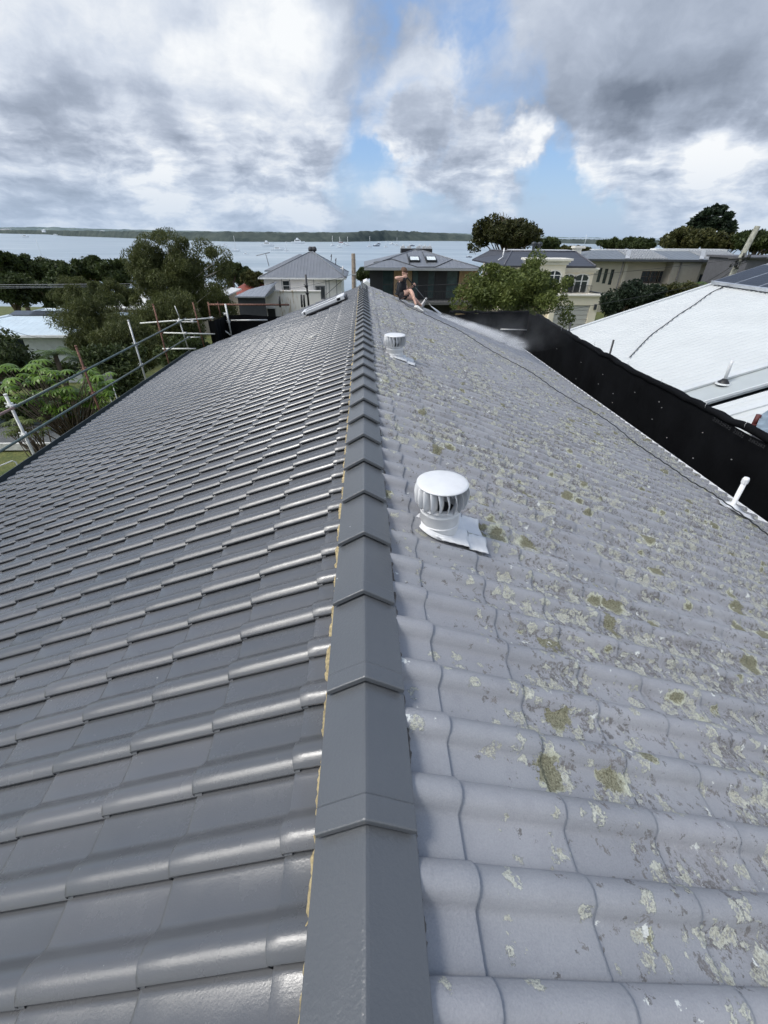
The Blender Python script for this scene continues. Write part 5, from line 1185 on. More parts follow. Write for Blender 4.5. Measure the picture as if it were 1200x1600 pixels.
# pale flat roof just right of the power pole, behind the solar panels
c = pY(1180, 412, 50); b = MB(); b.box((c[0]-.9, 50, 3), (c[0]+9, 56, float(pY(1185, 405, 50)[2]))); b.box((c[0]-1.1, 49.7, float(pY(1185, 405, 50)[2])+.003), (c[0]+9.3, 56.3, float(pY(1185, 401.5, 50)[2])))
tag(b.build('flat_roofed_building', [mat('dark_wall', (.10, .10, .11), .8)]), 'dark walled building with a flat roof behind the power pole at the right edge', 'building')

# --- white sheet roof next door on the right
t = thing('white_roofed_house', (11, 13, 0), 'neighbouring house with a big white corrugated roof and solar panels', 'house')
kx = .325; zN = lambda x, o_=0.: 6.25+kx*(x-7.8)+o_
def rib_sheet(x0, x1, y0, y1, zf, pitch=.19, h=.029, name='roof_sheet', m_=None):
    ysl = []; y = y0
    while y < y1:
        ysl += [(y, 0), (y+pitch*.62, 0), (y+pitch*.70, h), (y+pitch*.86, h), (y+pitch*.94, 0)]; y += pitch
    ysl = np.array([q for q in ysl if q[0] <= y1]); n = len(ysl); xsx = np.linspace(x0, x1, 6)
    V = np.concatenate([np.stack([np.full(n, x), ysl[:, 0], zf(x)+ysl[:, 1]], 1) for x in xsx]); ii, jj = np.meshgrid(np.arange(5), np.arange(n-1), indexing='ij'); a = (ii*n+jj).ravel()
    return np_mesh(name, V, np.stack([a, a+1, a+1+n, a+n], 1), m_, t)
M_wr = mat('white_roof_sheet', (.56, .58, .58), .5, var=.04, vs=.9, bump=.1, bs=30)
yv_ = 16.9
rib_sheet(7.22, 17.5, 9.75, yv_, lambda x: zN(x), m_=M_wr)
rib_sheet(7.22, 17.5, -4, 9.0, lambda x: zN(x, -.13), m_=M_wr)
b = MB(); b.prism([(7.2, 9.02, zN(7.2, -.06)), (17.5, 9.02, zN(17.5, -.06)), (17.5, 9.74, zN(17.5, -.02)), (7.2, 9.74, zN(7.2, -.02))], (0, 0, -.04)); b.build('valley_tray', mat('pale_grey_tray', (.42, .45, .45), .5, var=.05), t)
b = MB(); b.prism([(7.2, 9.0, zN(7.2, .02)), (17.5, 9.0, zN(17.5, .02)), (17.5, 9.04, zN(17.5, .02)), (7.2, 9.04, zN(7.2, .02))], (0, 0, -.06)); b.build('roof_flashing', mat('white_flashing', (.58, .60, .60), .5, var=.04), t)
b = MB(); b.prism([(7.2, 9.72, zN(7.2, .045)), (17.5, 9.72, zN(17.5, .045)), (17.5, 9.86, zN(17.5, .045)), (7.2, 9.86, zN(7.2, .045))], (0, 0, -.05)); b.build('roof_flashing', mat('white_flashing', (.58, .60, .60), .5, var=.04), t)
b = MB(); b.prism([(7.15, yv_, zN(7.15, .05)), (17.5, yv_, zN(17.5, .05)), (17.5, yv_+.12, zN(17.5, .05)), (7.15, yv_+.12, zN(7.15, .05))], (0, 0, -.2)); b.build('roof_flashing', mat('white_flashing', (.58, .60, .60), .5, var=.04), t)
b = MB(); b.prism([(7.15, 8.3, zN(7.15, -.06)), (17.5, 8.3, zN(17.5, -.06)), (17.5, 8.45, zN(17.5, -.06)), (7.15, 8.45, zN(7.15, -.06))], (0, 0, -.05)); b.build('roof_flashing', mat('white_flashing', (.58, .60, .60), .5, var=.04), t)
b = MB(); ge = 6.03
b.box((7.02, -4, ge-.06), (7.20, yv_+.1, ge-.045)); b.box((7.0, -4, ge-.06), (7.018, yv_+.1, ge+.06)); b.box((7.2, -4, ge-.2), (7.215, yv_+.1, ge+.03)); b.build('gutter', M_white, t)
b = MB(); b.box((7.7, -3.8, -.5), (17, 16.5, 5.9)); b.build('wall', mat('pale_brick', (.45, .42, .38), .85, bump=.3), t)
b = MB(); b.prism([(7.21, -4, 5.86), (17.5, -4, zN(17.5, -.3)), (17.5, yv_-.01, zN(17.5, -.3)), (7.21, yv_-.01, 5.86)], (0, 0, -.04)); b.build('roof_underside', M_dk, t)
# solar panels raised a little off the sheet
M_pv = mat('solar_cell_blue_black', (.018, .020, .026), .32, var=.25, vs=1.5); M_pvf = mat('panel_frame', (.55, .57, .6), .35, .6)
pc = pl  # corner of the array measured on the plane of the sheet
dN = np.array([1, 0, kx]); dN /= np.linalg.norm(dN); nN = np.array([-kx, 0, 1.]); nN /= np.linalg.norm(nN)
for i in range(3):
    for j in range(4):
        x0 = 12.45+i*1.66; y1 = 16.78-j*1.02
        c = np.array([x0+.80, y1-.50, zN(x0+.80)])+nN*.14
        b = MB(); b.obox(c, dN*.84, (0, .497, 0), nN*.020)
        p_ = b.build('solar_panel', M_pvf); tag(p_, 'dark solar panel in the array on the white roof', 'solar panel', 'solar panels on the white corrugated roof')
        g_ = MB()
        for a_ in range(10):
            for e_ in range(6): g_.obox(c+nN*.0215+dN*((a_-4.5)*.162)+np.array([0, (e_-2.5)*.159, 0]), dN*.078, (0, .077, 0), nN*.0012)
        q = g_.build('cells', M_pv); q.parent = p_
b = MB(); b.obox((12.40, 14.8, zN(12.4)+.12), (.02, 0, .006), (0, 2.05, 0), nN*.05)
for y in (13.2, 14.7, 16.2): b.obox((14.9, y, zN(14.9)+.07), dN*2.6, (0, .02, 0), nN*.03)
b.build('panel_rail', M_pvf, t)
# pipe boot with a bent pipe on the white sheet
c = np.array([float((lambda q: q[0])(pX(1130, 598, 8.25))), 9.72+.35, 0]); 
def nbp(px_, py_, off=0.):
    d = ray(px_, py_); tt = (6.25+off+kx*(CAM[0]-7.8)-CAM[2])/(d[2]-kx*d[0]); return CAM+d*tt
c = nbp(1130, 599); t2 = thing('roof_penetration', tuple(c), 'short clear pipe in a black rubber boot on the white sheet roof', 'vent pipe')
b = MB(); b.lathe([(.12, -.01), (.12, .015), (.10, .04), (.05, .10), (.0, .10)], c, 14); b.build('rubber_boot', MATS['black_rubber'], t2)
b = MB(); b.tube([c+(0, 0, .1), c+(.03, .05, .42), c+(.04, .05, .5)], .035, 10); b.build('pipe', M_white, t2)
b = MB(); b.lathe([(.16, -.02), (.155, .012), (.12, .014)], c, 24); b.build('base_plate', M_wr, t2)
# cable lying across the sheet
pts = [nbp(*p, .045) for p in ((1133, 447), (1110, 458), (1085, 476), (1060, 492), (1040, 507), (1018, 523), (1000, 541), (984, 558))]
b = MB(); b.tube(catmull([Vector(tuple(p)) for p in pts], 6), .014, 6); tag(b.build('roof_cable', MATS['black_hose']), 'black cable wandering down the white sheet roof from the solar panels', 'cable')
# translucent panel with a dark red post at the right edge
c = nbp(1190, 668, .1); t2 = thing('glazed_hatch', tuple(c), 'blue grey glazed hatch with a dark red post, on the white roof', 'roof hatch')
A_ = np.array([c[0], c[1], c[2]]); b = MB(); ring = [nbp(1181, 668, .25), nbp(1189, 648, .25), nbp(1201, 640, .25), nbp(1230, 655, .25), nbp(1240, 700, .25), nbp(1205, 688, .25)]; b.prism(ring, (0, 0, -.05)); b.build('pane', mat('mottled_glass', (.20, .25, .29), .3, var=.35, vs=9), t2)
b = MB(); b.prism([nbp(1181, 668, .2), nbp(1189, 648, .2), nbp(1201, 640, .2), nbp(1230, 655, .2), nbp(1240, 700, .2), nbp(1205, 688, .2)], (0, 0, -.22)); b.build('curb', MATS['dark_sheet'], t2)
b = MB(); b.tube([nbp(1176, 668, .05), nbp(1186, 648, .30)], .05, 6); b.box(nbp(1180, 668, .08)-np.array([.1, .05, .08]), nbp(1180, 668, .08)+np.array([.1, .05, .06])); b.build('post', mat('dark_red_post', (.09, .02, .018), .6), t2)

# --- blue-white roofed bungalow among the trees on the left
Y5 = 33.; t = thing('bungalow', (-23, Y5+3, -.2), 'low bungalow with a pale blue white metal roof among the trees on the left', 'bungalow')
A0, A1, A2, A3 = pY(-60, 522, Y5), pY(107, 523, Y5), pY(104, 483, Y5+6), pY(-60, 520, Y5+6)
zE = float(pY(60, 523.5, Y5)[2]); ap = pY(66, 483, Y5+5); xL, xR_ = A0[0], A1[0]
b = MB(); R0, R1 = hip(b, xL-3, xR_, Y5, Y5+10, zE, ap[2]-zE, 6, 1.6); b.build('roof', rib_mat('blue_white_sheet', (.54, .63, .68), 'rib', .5, .45, .35), t)
ridge_roll(t, [((xL-3, Y5, zE), R0), ((xR_, Y5, zE), R1), (R0, R1)], mat('pale_blue_cap', (.62, .69, .73), .5), .06)
b = MB(); k = (ap[2]-zE)/5
for i in range(2):
    q0 = np.array([R0[0]-1.5+i*1.5, Y5+4.0, zE+k*4.0+.05]); b.obox(q0+(1.2, 0, .0), (1.6, 0, 0), (0, .45, .45*k), (0, -.02, .03))
b.build('dark_strip', mat('dark_strip', (.06, .07, .08), .4), t)
b = MB(); Pb = wall(b, (xL-2, Y5+.8), (xR_-.6, Y5+.8), -1, zE-.17, [((xR_-.6-xL+2)-5.6, (xR_-.6-xL+2)-3.2, zE-1.5, zE-.35)]); wall(b, (xR_-.6, Y5+1.), (xR_-.6, Y5+9), -1, zE-.17); b.build('wall', mat('white_weatherboard', (.55, .57, .56), .8), t)
window(t, Pb, ((xR_-.6-xL+2)-5.6, (xR_-.6-xL+2)-3.2, zE-1.5, zE-.35), M_frame_w, M_glass, mull=2)
b = MB(); b.box((xL-3, Y5-.12, zE-.16), (xR_+.1, Y5-.013, zE+.0)); b.build('gutter', M_frame_w, t)
# pale roofed house glimpsed behind the casuarinas
Y6 = 50.; zE = float(pY(200, 481, Y6)[2]); x0, x1 = X(150, 475, Y6), X(240, 475, Y6); t = thing('pale_house', ((x0+x1)/2, Y6, -2), 'tan walled house with a pale roof glimpsed between the casuarinas', 'house')
b = MB(); hip(b, x0, x1, Y6, Y6+8, zE, 1.5, 3, 3); b.build('roof', mat('off_white_roof', (.66, .66, .64), .5), t)
b = MB(); b.box((x0+.6, Y6+.6, -3), (x1-.6, Y6+7.4, zE-.17)); b.build('wall', MATS['tan_wall'], t)
Y6 = 58.; zE = float(pY(310, 462, Y6)[2]); x0, x1 = X(262, 460, Y6), X(352, 460, Y6); t = thing('far_pale_house', ((x0+x1)/2, Y6, -2), 'pale roofed house behind the casuarina, left of the red roof', 'house')
b = MB(); hip(b, x0, x1, Y6, Y6+8, zE, .9, 3, 3); b.build('roof', MATS['off_white_roof'], t)
b = MB(); b.box((x0+.6, Y6+.6, -5), (x1-.6, Y6+7.4, zE-.17)); b.build('wall', MATS['tan_wall'], t)

# --- power pole and overhead wires
c0, c1 = pY(1184, 353.5, 30), pY(1143, 431, 30)
t = thing('power_pole', (float(c1[0])-.4, 30, 0), 'leaning looking grey timber power pole above the solar panels', 'power pole')
t['label'] = 'tall grey timber power pole with tangled fittings, above the solar panels'
b = MB(); d_ = (c0-c1); b.tube([c1-d_*2.4, c0], [.19, .15], 12); b.build('pole', mat('silvery_timber', (.27, .27, .22), .85, var=.35, vs=5, bump=.7, bs=30), t)
hub = pY(1160, 404, 29.8); b = MB(); rr = np.random.default_rng(9)
b.tube([hub-(.9, 0, .02), hub+(1.5, 0, .05)], .05, 8)
for k in range(9): q = hub+rr.normal(0, .28, 3)*np.array([1.2, .3, .8]); b.tube([q-(0, 0, .12), q+(0, 0, .12)], .06, 8); b.tube([q, hub+(rr.normal()*.3, 0, -.1)], .018, 5)
b.build('fittings', mat('dark_fittings', (.05, .05, .05), .6), t)
def wire(label, pts, r_=.012, sag=.3, mt='wire_black'):
    A_, B_ = np.array(pts[0]), np.array(pts[1]); P = [A_*(1-s)+B_*s-np.array([0, 0, sag*4*s*(1-s)]) for s in np.linspace(0, 1, 25)]
    b = MB(); b.tube(P, r_, 5); tag(b.build('overhead_wire', mat(mt, (.03, .03, .03), .6) if mt == 'wire_black' else mat(mt, (.34, .34, .34), .5)), label, 'wire', 'overhead wires')
wire('thin wire running from the power pole left across the taupe house', (hub, pY(640, 447, 27)), .011, .2)
wire('lower wire crossing in front of the garage door', (pY(1150, 432, 30), pY(700, 512, 26)), .011, .2)
wire('slack wire pair dropping from the power pole towards the balcony of the taupe house', (hub, pY(1090, 446, 33)), .016, .15)
wire('second slack wire beside it dropping from the power pole', (hub+(0, 0, -.25), pY(1105, 446, 32)), .016, .15)
wire('topmost of the pale wires across the trees on the left', (pY(-40, 445.2, 44), pY(330, 442.5, 48)), .02, .0, 'wire_pale')
wire('middle pale wire across the trees on the left', (pY(-40, 448, 44), pY(330, 445.5, 48)), .02, .0, 'wire_pale')
wire('lowest pale wire across the trees on the left', (pY(-40, 450.6, 44), pY(330, 446.5, 48)), .02, .0, 'wire_pale')
wire('thin wire from the white house wall down to the timber pole', (pY(440, 452, 64), pY(552, 428, 40)), .014, .2)
wire('wire descending across the right corner of the white house', (pY(509, 461, 64), pY(540, 433, 64)), .03, .0)
wire('wire looping over the roof of the bungalow', (pY(-10, 505, 30), pY(120, 520, 34)), .012, .6)

# --- yard on the left
zg = .0
def patch(name, pts, z, m_):
    V = [pz(x, y, z) for x, y in pts]; return tag(np_mesh(name, V, [tuple(range(len(V)))], m_), kind='structure')
M_conc = mat('asphalt_drive', (.10, .105, .105), .85, var=.2, vs=3, bump=.4)
V = [(-40, 20.6, .3), (-9, 20.6, .3), (-9, 23.2, .3), (-40, 23.2, .3)]
tag(np_mesh('driveway', V, [(0, 1, 2, 3)], M_conc), kind='structure')
b = MB(); b.box((-40, 20.45, .0), (-9, 20.59, .36)); tag(b.build('kerb', mat('pale_kerb', (.60, .59, .55), .8, var=.2, vs=5)), 'pale concrete kerb along the driveway beyond the lawn', 'kerb')
b = MB(); b.box((-40, 23.3, .0), (-15.4, 23.42, .9)); b.box((-40, 23.25, .903), (-15.4, 23.47, .97)); tag(b.build('garden_wall', [mat('grey_green_wall', (.10, .125, .12), .8)]), 'low grey green wall with a white top rail behind the driveway', 'wall')
c = pz(0, 728, .9); d_ = pz(19, 720, .9); b = MB(); b.tube([c-(1, .4, 0), c, d_, d_+(.12, 0, -.06), d_+(.16, 0, -.9)], .03, 8); tag(b.build('handrail', M_white_tube), 'white bent handrail standing on the lawn at the left edge', 'handrail')
tp = pY(167, 585, 20.); t = thing('small_sign', (tp[0], 20, 0), 'small grey board on two thin posts behind the left gutter', 'sign')
u = lambda px_, py_: pY(px_, py_, 20.)
b = MB(); b.prism([u(160, 585), u(173, 580), u(176, 594), u(165, 600)], (0, .04, 0)); b.build('board', mat('grey_board', (.22, .23, .22), .6, var=.4, vs=20), t)
b = MB(); b.tube([u(164, 598), (u(164, 598)[0]+.02, 20.03, .2)], .022, 6); b.build('leg', M_galv, t); b = MB(); b.tube([u(173, 594), (u(173, 594)[0]+.02, 20.03, .2)], .022, 6); b.build('leg', M_galv, t)
for i, (pa, pb) in enumerate((((105, 660), (112, 678)), ((113, 656), (121, 672)))):
    A_ = pY(*pa, 17.5); B_ = pY(*pb, 17.5); b = MB(); b.tube([A_, B_, (B_[0], 17.5, .2)], .05, 8); tag(b.build('white_stake', M_white_tube), ('left' if i == 0 else 'right')+' one of two short white stakes among the umbrella tree stems', 'stake')
# ------------------------------------------------------------------ trees and plants
def leaf_mat(name, c1, c2, rough=.55, trl=.3):
    mm = bpy.data.materials.new(name); mm.use_nodes = True; mm.node_tree.nodes.clear(); g = N(mm.node_tree)
    G_ = g.n('ShaderNodeNewGeometry'); P = G_.outputs['Position']; b = g.n('ShaderNodeBsdfPrincipled')
    f = g.math('ADD', g.math('MULTIPLY', G_.outputs['Random Per Island'], .55), g.math('MULTIPLY', g.mr(g.noise(P, .55, 3), .35, .65), .45))
    c = g.mix(f, c1, c2); g.put(b.inputs['Base Color'], c); b.inputs['Roughness'].default_value = rough; b.inputs['Specular IOR Level'].default_value = .3
    tl = g.n('ShaderNodeBsdfTranslucent'); g.put(tl.inputs['Color'], c); mx = g.n('ShaderNodeMixShader'); mx.inputs[0].default_value = trl
    mm.node_tree.links.new(b.outputs[0], mx.inputs[1]); mm.node_tree.links.new(tl.outputs[0], mx.inputs[2])
    o = g.n('ShaderNodeOutputMaterial'); mm.node_tree.links.new(mx.outputs[0], o.inputs[0]); return mm
M_bark = mat('grey_brown_bark', (.13, .10, .075), .9, var=.4, vs=4, bump=.8, bs=20); M_palebark = mat('pale_bark', (.36, .33, .28), .85, var=.4, vs=5, bump=.6, bs=20)
L_cas = leaf_mat('casuarina_needles', (.040, .052, .018), (.135, .150, .048)); L_dark = leaf_mat('dark_leaves', (.020, .034, .012), (.085, .11, .035)); L_mid = leaf_mat('mid_green_leaves', (.040, .062, .015), (.18, .215, .058))
L_fig = leaf_mat('olive_fig_leaves', (.022, .032, .010), (.085, .085, .028)); L_olive = leaf_mat('olive_leaves', (.03, .04, .012), (.12, .115, .04)); L_bright = leaf_mat('umbrella_leaves', (.06, .12, .015), (.22, .34, .06), .35, .35)
L_norf = leaf_mat('blue_green_leaves', (.012, .022, .014), (.04, .06, .03)); L_palm = leaf_mat('palm_fronds', (.045, .085, .02), (.15, .21, .06), .4)
def leaves(centres, radii, n_per, size, seed, elong=1.6, droop=0., flat=.0, shell=.0):
    """leaf-sized quads scattered through clumps"""
    r_ = np.random.default_rng(seed); C = []
    for c, rd in zip(centres, radii):
        d = r_.normal(0, 1, (n_per, 3)); d /= np.linalg.norm(d, axis=1)[:, None]
        rr_ = r_.random(n_per)**(1/3)
        rr_ = rr_*(1-shell)+shell
        C.append(np.array(c)+d*rr_[:, None]*np.array(rd))
    C = np.concatenate(C); n = len(C)
    a = r_.normal(0, 1, (n, 3)); a[:, 2] = a[:, 2]*(1-flat) - droop*2.2; a /= np.linalg.norm(a, axis=1)[:, None]
    q = r_.normal(0, 1, (n, 3)); b_ = np.cross(a, q); b_ /= np.linalg.norm(b_, axis=1)[:, None]
    s = size*(.6+.8*r_.random(n))[:, None]; A = a*s*elong; B = b_*s/ (elong**.5)
    nrm = np.cross(a, b_)*s*.25
    V = np.stack([C-A, C-B*.8+nrm, C+A, C+B*.8+nrm], 1).reshape(-1, 3)
    Q = np.arange(4*n).reshape(n, 4); return V, Q
def clumps(c, R3, n, seed, lobes=5, zmin=-1., edge=.55):
    """clump centres inside an uneven crown made of several lobes"""
    r_ = np.random.default_rng(seed); c = np.array(c, float); R3 = np.array(R3, float); out = []
    lb = []
    for k in range(lobes):
        a_ = 2*math.pi*(k+r_.random()*.7)/lobes; e = r_.uniform(-.35, .75); lb.append((c+R3*np.array([math.cos(a_)*.52, math.sin(a_)*.52, e*.5]), R3*r_.uniform(.42, .66)))
    lb.append((c+R3*np.array([0, 0, .2]), R3*.7))
    for i in range(n):
        q, rr_ = lb[r_.integers(len(lb))]; d = r_.normal(0, 1, 3); d /= np.linalg.norm(d); rad = edge+(1-edge)*r_.random()
        p = q+d*rr_*rad
        if (p[2]-c[2])/R3[2] < zmin: p[2] = c[2]+R3[2]*zmin*r_.random()
        out.append(p)
    return out
def tree(name, label, cat, x, y, crown, R3, n, per, leaf, m_, seed, cr=.45, zb=None, group=None, trunk_r=.22, lobes=5, bark=None, elong=1.6, droop=0., flat=0., edge=.55, dead=0, zmin=-1., limbs=26, extra=None, lean=0.):
    zb = float(gz(x, y))-.2 if zb is None else zb
    t = thing(name, (x, y, zb), label, cat, group)
    cl = clumps(crown, R3, n, seed, lobes, zmin, edge)
    if extra: cl += [np.array(e) for e in extra]
    r_ = np.random.default_rng(seed+1); sc_ = min(R3)*cr
    rad = [np.array([1, 1, .8])*sc_*r_.uniform(.55, 1.15) for _ in cl]
    V, Q = leaves(cl, rad, per, leaf, seed+2, elong, droop, flat, .15)
    np_mesh('crown', V, Q, m_, t)
    b = MB(); top = np.array(crown)+np.array([lean, 0, -R3[2]*.1]); base_ = np.array([x, y, zb]); k1 = mid(base_, top, .35)+r_.normal(0, .2, 3)*np.array([1, 1, 0]); k2 = mid(base_, top, .7)+r_.normal(0, .3, 3)*np.array([1, 1, 0])
    b.tube([base_, k1, k2, top], [trunk_r*1.25, trunk_r, trunk_r*.75, trunk_r*.4], 9)
    for i in range(min(limbs, len(cl))):
        e = cl[(i*7) % len(cl)]; s0 = mid(k1, top, r_.uniform(.1, .95)) if e[2] > k1[2] else mid(base_, k1, .8); m1 = mid(s0, e, .5)+np.array([0, 0, .12*R3[2]])+r_.normal(0, .05*R3[0], 3)
        b.tube([s0, m1, e], [trunk_r*.38, trunk_r*.22, trunk_r*.07], 6)
    for i in range(dead):
        s0 = top+r_.normal(0, .4, 3); e = s0+np.array([r_.normal(0, 1)*.9, r_.normal()*.4, R3[2]*r_.uniform(.9, 1.35)]); m1 = mid(s0, e, .6)+r_.normal(0, .2, 3); b.tube([s0, m1, e], [.10, .06, .03], 5); b.tube([m1, m1+np.array([r_.normal()*.7, 0, 1.])], [.05, .02], 5)
    b.build('trunk', bark or M_bark, t); return t
K = lambda Y: None
def mpp(px_, py_, Y): return float((M3.T @ (pY(px_, py_, Y)-CAM))[2])/F      # metres per photograph pixel at that depth
# tall casuarina left of the roof end: two wispy crowns over pale limbs
Yc = 38.
def P3(px_, py_, Y): return tuple(pY(px_, py_, Y))
k = mpp(270, 420, Yc)
extra = [pY(x, y, Yc+d) for x, y, d in ((232, 378, 0), (250, 370, 1), (222, 395, 0), (262, 372, -1), (285, 380, 0), (330, 395, 0), (318, 388, 1), (345, 402, 0), (352, 418, 0), (338, 425, 1), (215, 420, 0), (225, 450, 1), (212, 470, 0), (240, 480, -1), (350, 440, 0), (330, 455, -1), (230, 410, -1), (245, 395, 0), (275, 395, 0))]
tree('casuarina_tree', 'tall olive brown casuarina with pale bare limbs, rising above the far left roof corner', 'tree', float(pY(280, 500, Yc)[0]), Yc, P3(272, 432, Yc), (56*k, 2.6, 52*k), 66, 620, .048, L_cas, 101, cr=.34, trunk_r=.2, lobes=6, bark=M_palebark, elong=2.6, droop=.5, extra=extra, limbs=60, edge=.5)
for i, (px_, py_, Yv, rx, rz, lab, n_) in enumerate([(148, 515, 33, 48, 48, 'olive casuarina in front of the bungalow, drooping beside the second scaffold post', 60), (205, 540, 28, 48, 46, 'dark casuarina low behind the rusty scaffold post', 60), (265, 500, 33, 46, 50, 'casuarina directly behind the corner scaffold', 46), (335, 480, 42, 30, 34, 'thin casuarina behind the black cloth corner', 36), (112, 462, 46, 30, 26, 'brownish casuarina rising above the bungalow roof', 40), (178, 464, 44, 34, 28, 'brown green casuarina between the bungalow and the tall casuarina', 40)]):
    k = mpp(px_, py_, Yv); tree('casuarina_tree', lab, 'tree', float(pY(px_, py_, Yv)[0]), Yv, P3(px_, py_, Yv), (rx*k, 2.0, rz*k), n_, 520, .045, L_cas, 120+i, cr=.42, trunk_r=.15, elong=2.6, droop=.5, group='casuarinas beyond the left eave', bark=M_palebark if i % 2 else M_bark, limbs=30)
# dark broadleaf trees along the water on the left
for i, (px_, py_, Yv, rx, rz, lab) in enumerate([(18, 420, 78, 26, 26, 'dark tree at the left edge of the picture against the bay'), (62, 428, 84, 22, 24, 'dark tree with a flat top second from the left along the shore'), (104, 428, 76, 24, 22, 'round dark tree third from the left along the shore'), (142, 425, 80, 24, 26, 'tallest dark tree of the shore row'), (182, 430, 74, 22, 24, 'dark tree of the shore row touching the tall casuarina'), (20, 455, 60, 40, 26, 'low dark tree below the wires at the far left'), (75, 460, 62, 40, 24, 'low dark tree below the wires above the bungalow'), (130, 468, 60, 34, 22, 'low dark tree below the wires left of the pale house'), (376, 432, 90, 20, 11, 'dark shrubby tree below the antenna'), (400, 436, 75, 20, 11, 'mid green tree against the left wall of the white house'), (360, 425, 80, 14, 14, 'dark bushy tree right of the tall casuarina'), (568, 430, 90, 12, 12, 'dark tree between the timber pole and the dark house')]):
    k = mpp(px_, py_, Yv); tree('shore_tree', lab, 'tree', float(pY(px_, py_, Yv)[0]), Yv, P3(px_, py_, Yv), (rx*k, 3.5, rz*k), 38, 170, .20 if Yv > 70 else .16, L_dark if i != 9 else L_olive, 200+i, cr=.42, trunk_r=.3, group='dark trees between the houses and the bay', limbs=16)
# dark mass of foliage behind the left scaffold
for i, (px_, py_, Yv, rx, rz, lab) in enumerate([(60, 590, 26, 60, 26, 'dark shrub under the bungalow'), (-10, 560, 23, 40, 36, 'dark rounded bush at the left edge under the bungalow roof'), (180, 580, 24, 40, 40, 'dark shrub behind the small sign'), (40, 640, 23.8, 60, 22, 'dark reddish shrub behind the driveway'), (290, 560, 24, 40, 30, 'dark shrub below the corner scaffold')]):
    k = mpp(px_, py_, Yv); tree('dark_shrub', lab, 'shrub', float(pY(px_, py_, Yv)[0]), Yv, P3(px_, py_, Yv), (rx*k, 1.4, rz*k), 44, 170, .075, L_dark, 300+i, cr=.6, trunk_r=.08, group='dark shrubs beyond the left eave', limbs=14)
# umbrella tree: whorls of drooping leaflets
def umbrella_tree(label, x, y, whorls, seed, L=.30, m_=None):
    zb = float(gz(x, y))-.1; t = thing('umbrella_tree', (x, y, zb), label, 'tree'); r_ = np.random.default_rng(seed); V = []; Q = []; nb = 0; b = MB()
    hub_ = np.array([x, y, zb])
    for i, w_ in enumerate(whorls):
        w_ = np.array(w_); nl = 9+int(r_.integers(3)); a0 = r_.random()*6.28; LL = L*r_.uniform(.8, 1.2); ax = np.array([r_.normal(0, .22), r_.normal(0, .22), 1.]); ax /= np.linalg.norm(ax)
        for k in range(nl):
            a_ = a0+2*math.pi*k/nl; d = np.array([math.cos(a_), math.sin(a_), 0]); d -= ax*d.dot(ax)*.8; s = np.cross(d, ax); s /= np.linalg.norm(s)
            st = [(.03, .008, 0), (.3, .028, .01), (.62, .040, -.10), (.86, .030, -.26), (1.0, .004, -.40)]
            for j, (u_, wv, dz) in enumerate(st):
                c_ = w_+d*u_*LL+ax*dz*LL; V += [c_-s*wv*LL/.3, c_+s*wv*LL/.3]
                if j: Q.append((nb+2*j-2, nb+2*j-1, nb+2*j+1, nb+2*j))
            nb += 2*len(st)
        k0 = hub_+np.array([r_.normal(0, .12), r_.normal(0, .12), (w_[2]-zb)*r_.uniform(.15, .5)]); m1 = mid(k0, w_, .6)+r_.normal(0, .08, 3); b.tube([k0, m1, w_], [.03, .02, .008], 5)
    np_mesh('crown', V, Q, m_ or L_bright, t)
    for k in range(4): e = hub_+np.array([r_.normal(0, .35), r_.normal(0, .35), 2.2]); b.tube([hub_+r_.normal(0, .08, 3)*(1, 1, 0), mid(hub_, e, .5)+r_.normal(0, .05, 3), e], [.06, .05, .035], 7)
    b.build('trunk', M_bark, t)
r_ = np.random.default_rng(77); wh = []
for i in range(84):
    px_ = r_.uniform(-5, 175); py_ = r_.uniform(562, 632)+ (0 if px_ < 100 else (px_-100)*.25) + max(0, 30-px_)*.3; wh.append(pY(px_, py_, 17.2+r_.normal(0, .5)))
for i in range(60):
    px_ = r_.uniform(60, 172); py_ = r_.uniform(605, 650)-(px_-100)*.1; wh.append(pY(px_, py_, 17.4+r_.normal(0, .4)))
umbrella_tree('bright green umbrella tree with drooping leaf whorls behind the scaffold rails', float(pY(110, 660, 17.6)[0]), 17.6, wh, 5)
wh = [pY(r_.uniform(5, 75), r_.uniform(652, 682), 16.3+r_.normal(0, .3)) for _ in range(34)]
umbrella_tree('smaller low umbrella tree beside the lawn, near the white scaffold post', float(pY(60, 685, 16.4)[0]), 16.4, wh, 6, .22, L_mid)
# palms
def palm(label, x, y, top, n, L, seed):
    zb = float(gz(x, y)); t = thing('palm', (x, y, zb), label, 'palm'); r_ = np.random.default_rng(seed); V = []; Q = []; nb = 0; top = np.array(top)
    for k in range(n):
        a_ = 2*math.pi*k/n+r_.random()*.3; el = r_.uniform(.15, 1.1); d = np.array([math.cos(a_), math.sin(a_), 0]); s = np.array([-d[1], d[0], 0]); LL = L*r_.uniform(.8, 1.1); pr = None
        for j in range(26):
            u_ = (j+1)/26; c_ = top+d*u_*LL*math.cos(el*.7)+np.array([0, 0, LL*(math.sin(el)*u_-.75*u_*u_)])
            for sg in (-1, 1):
                tip = c_+s*sg*.30*LL*math.sin(math.pi*min(.95, u_*.8+.15))*.9+d*.12*LL+np.array([0, 0, -.10*LL]); V += [c_, c_+d*.022*LL, tip, c_-d*.01]; Q.append((nb, nb+1, nb+2, nb+3)); nb += 4
    np_mesh('crown', V, Q, L_palm, t); b = MB(); b.tube([(x, y, zb), top], [.14, .11], 9); b.build('trunk', M_bark, t)
palm('feathery palm below the white gutter of the bungalow', *pY(85, 560, 24)[:2], pY(85, 552, 24), 16, 1.5, 3)
palm('second feathery palm just left of the first, below the bungalow', *pY(125, 570, 25)[:2], pY(125, 562, 25), 14, 1.3, 4)
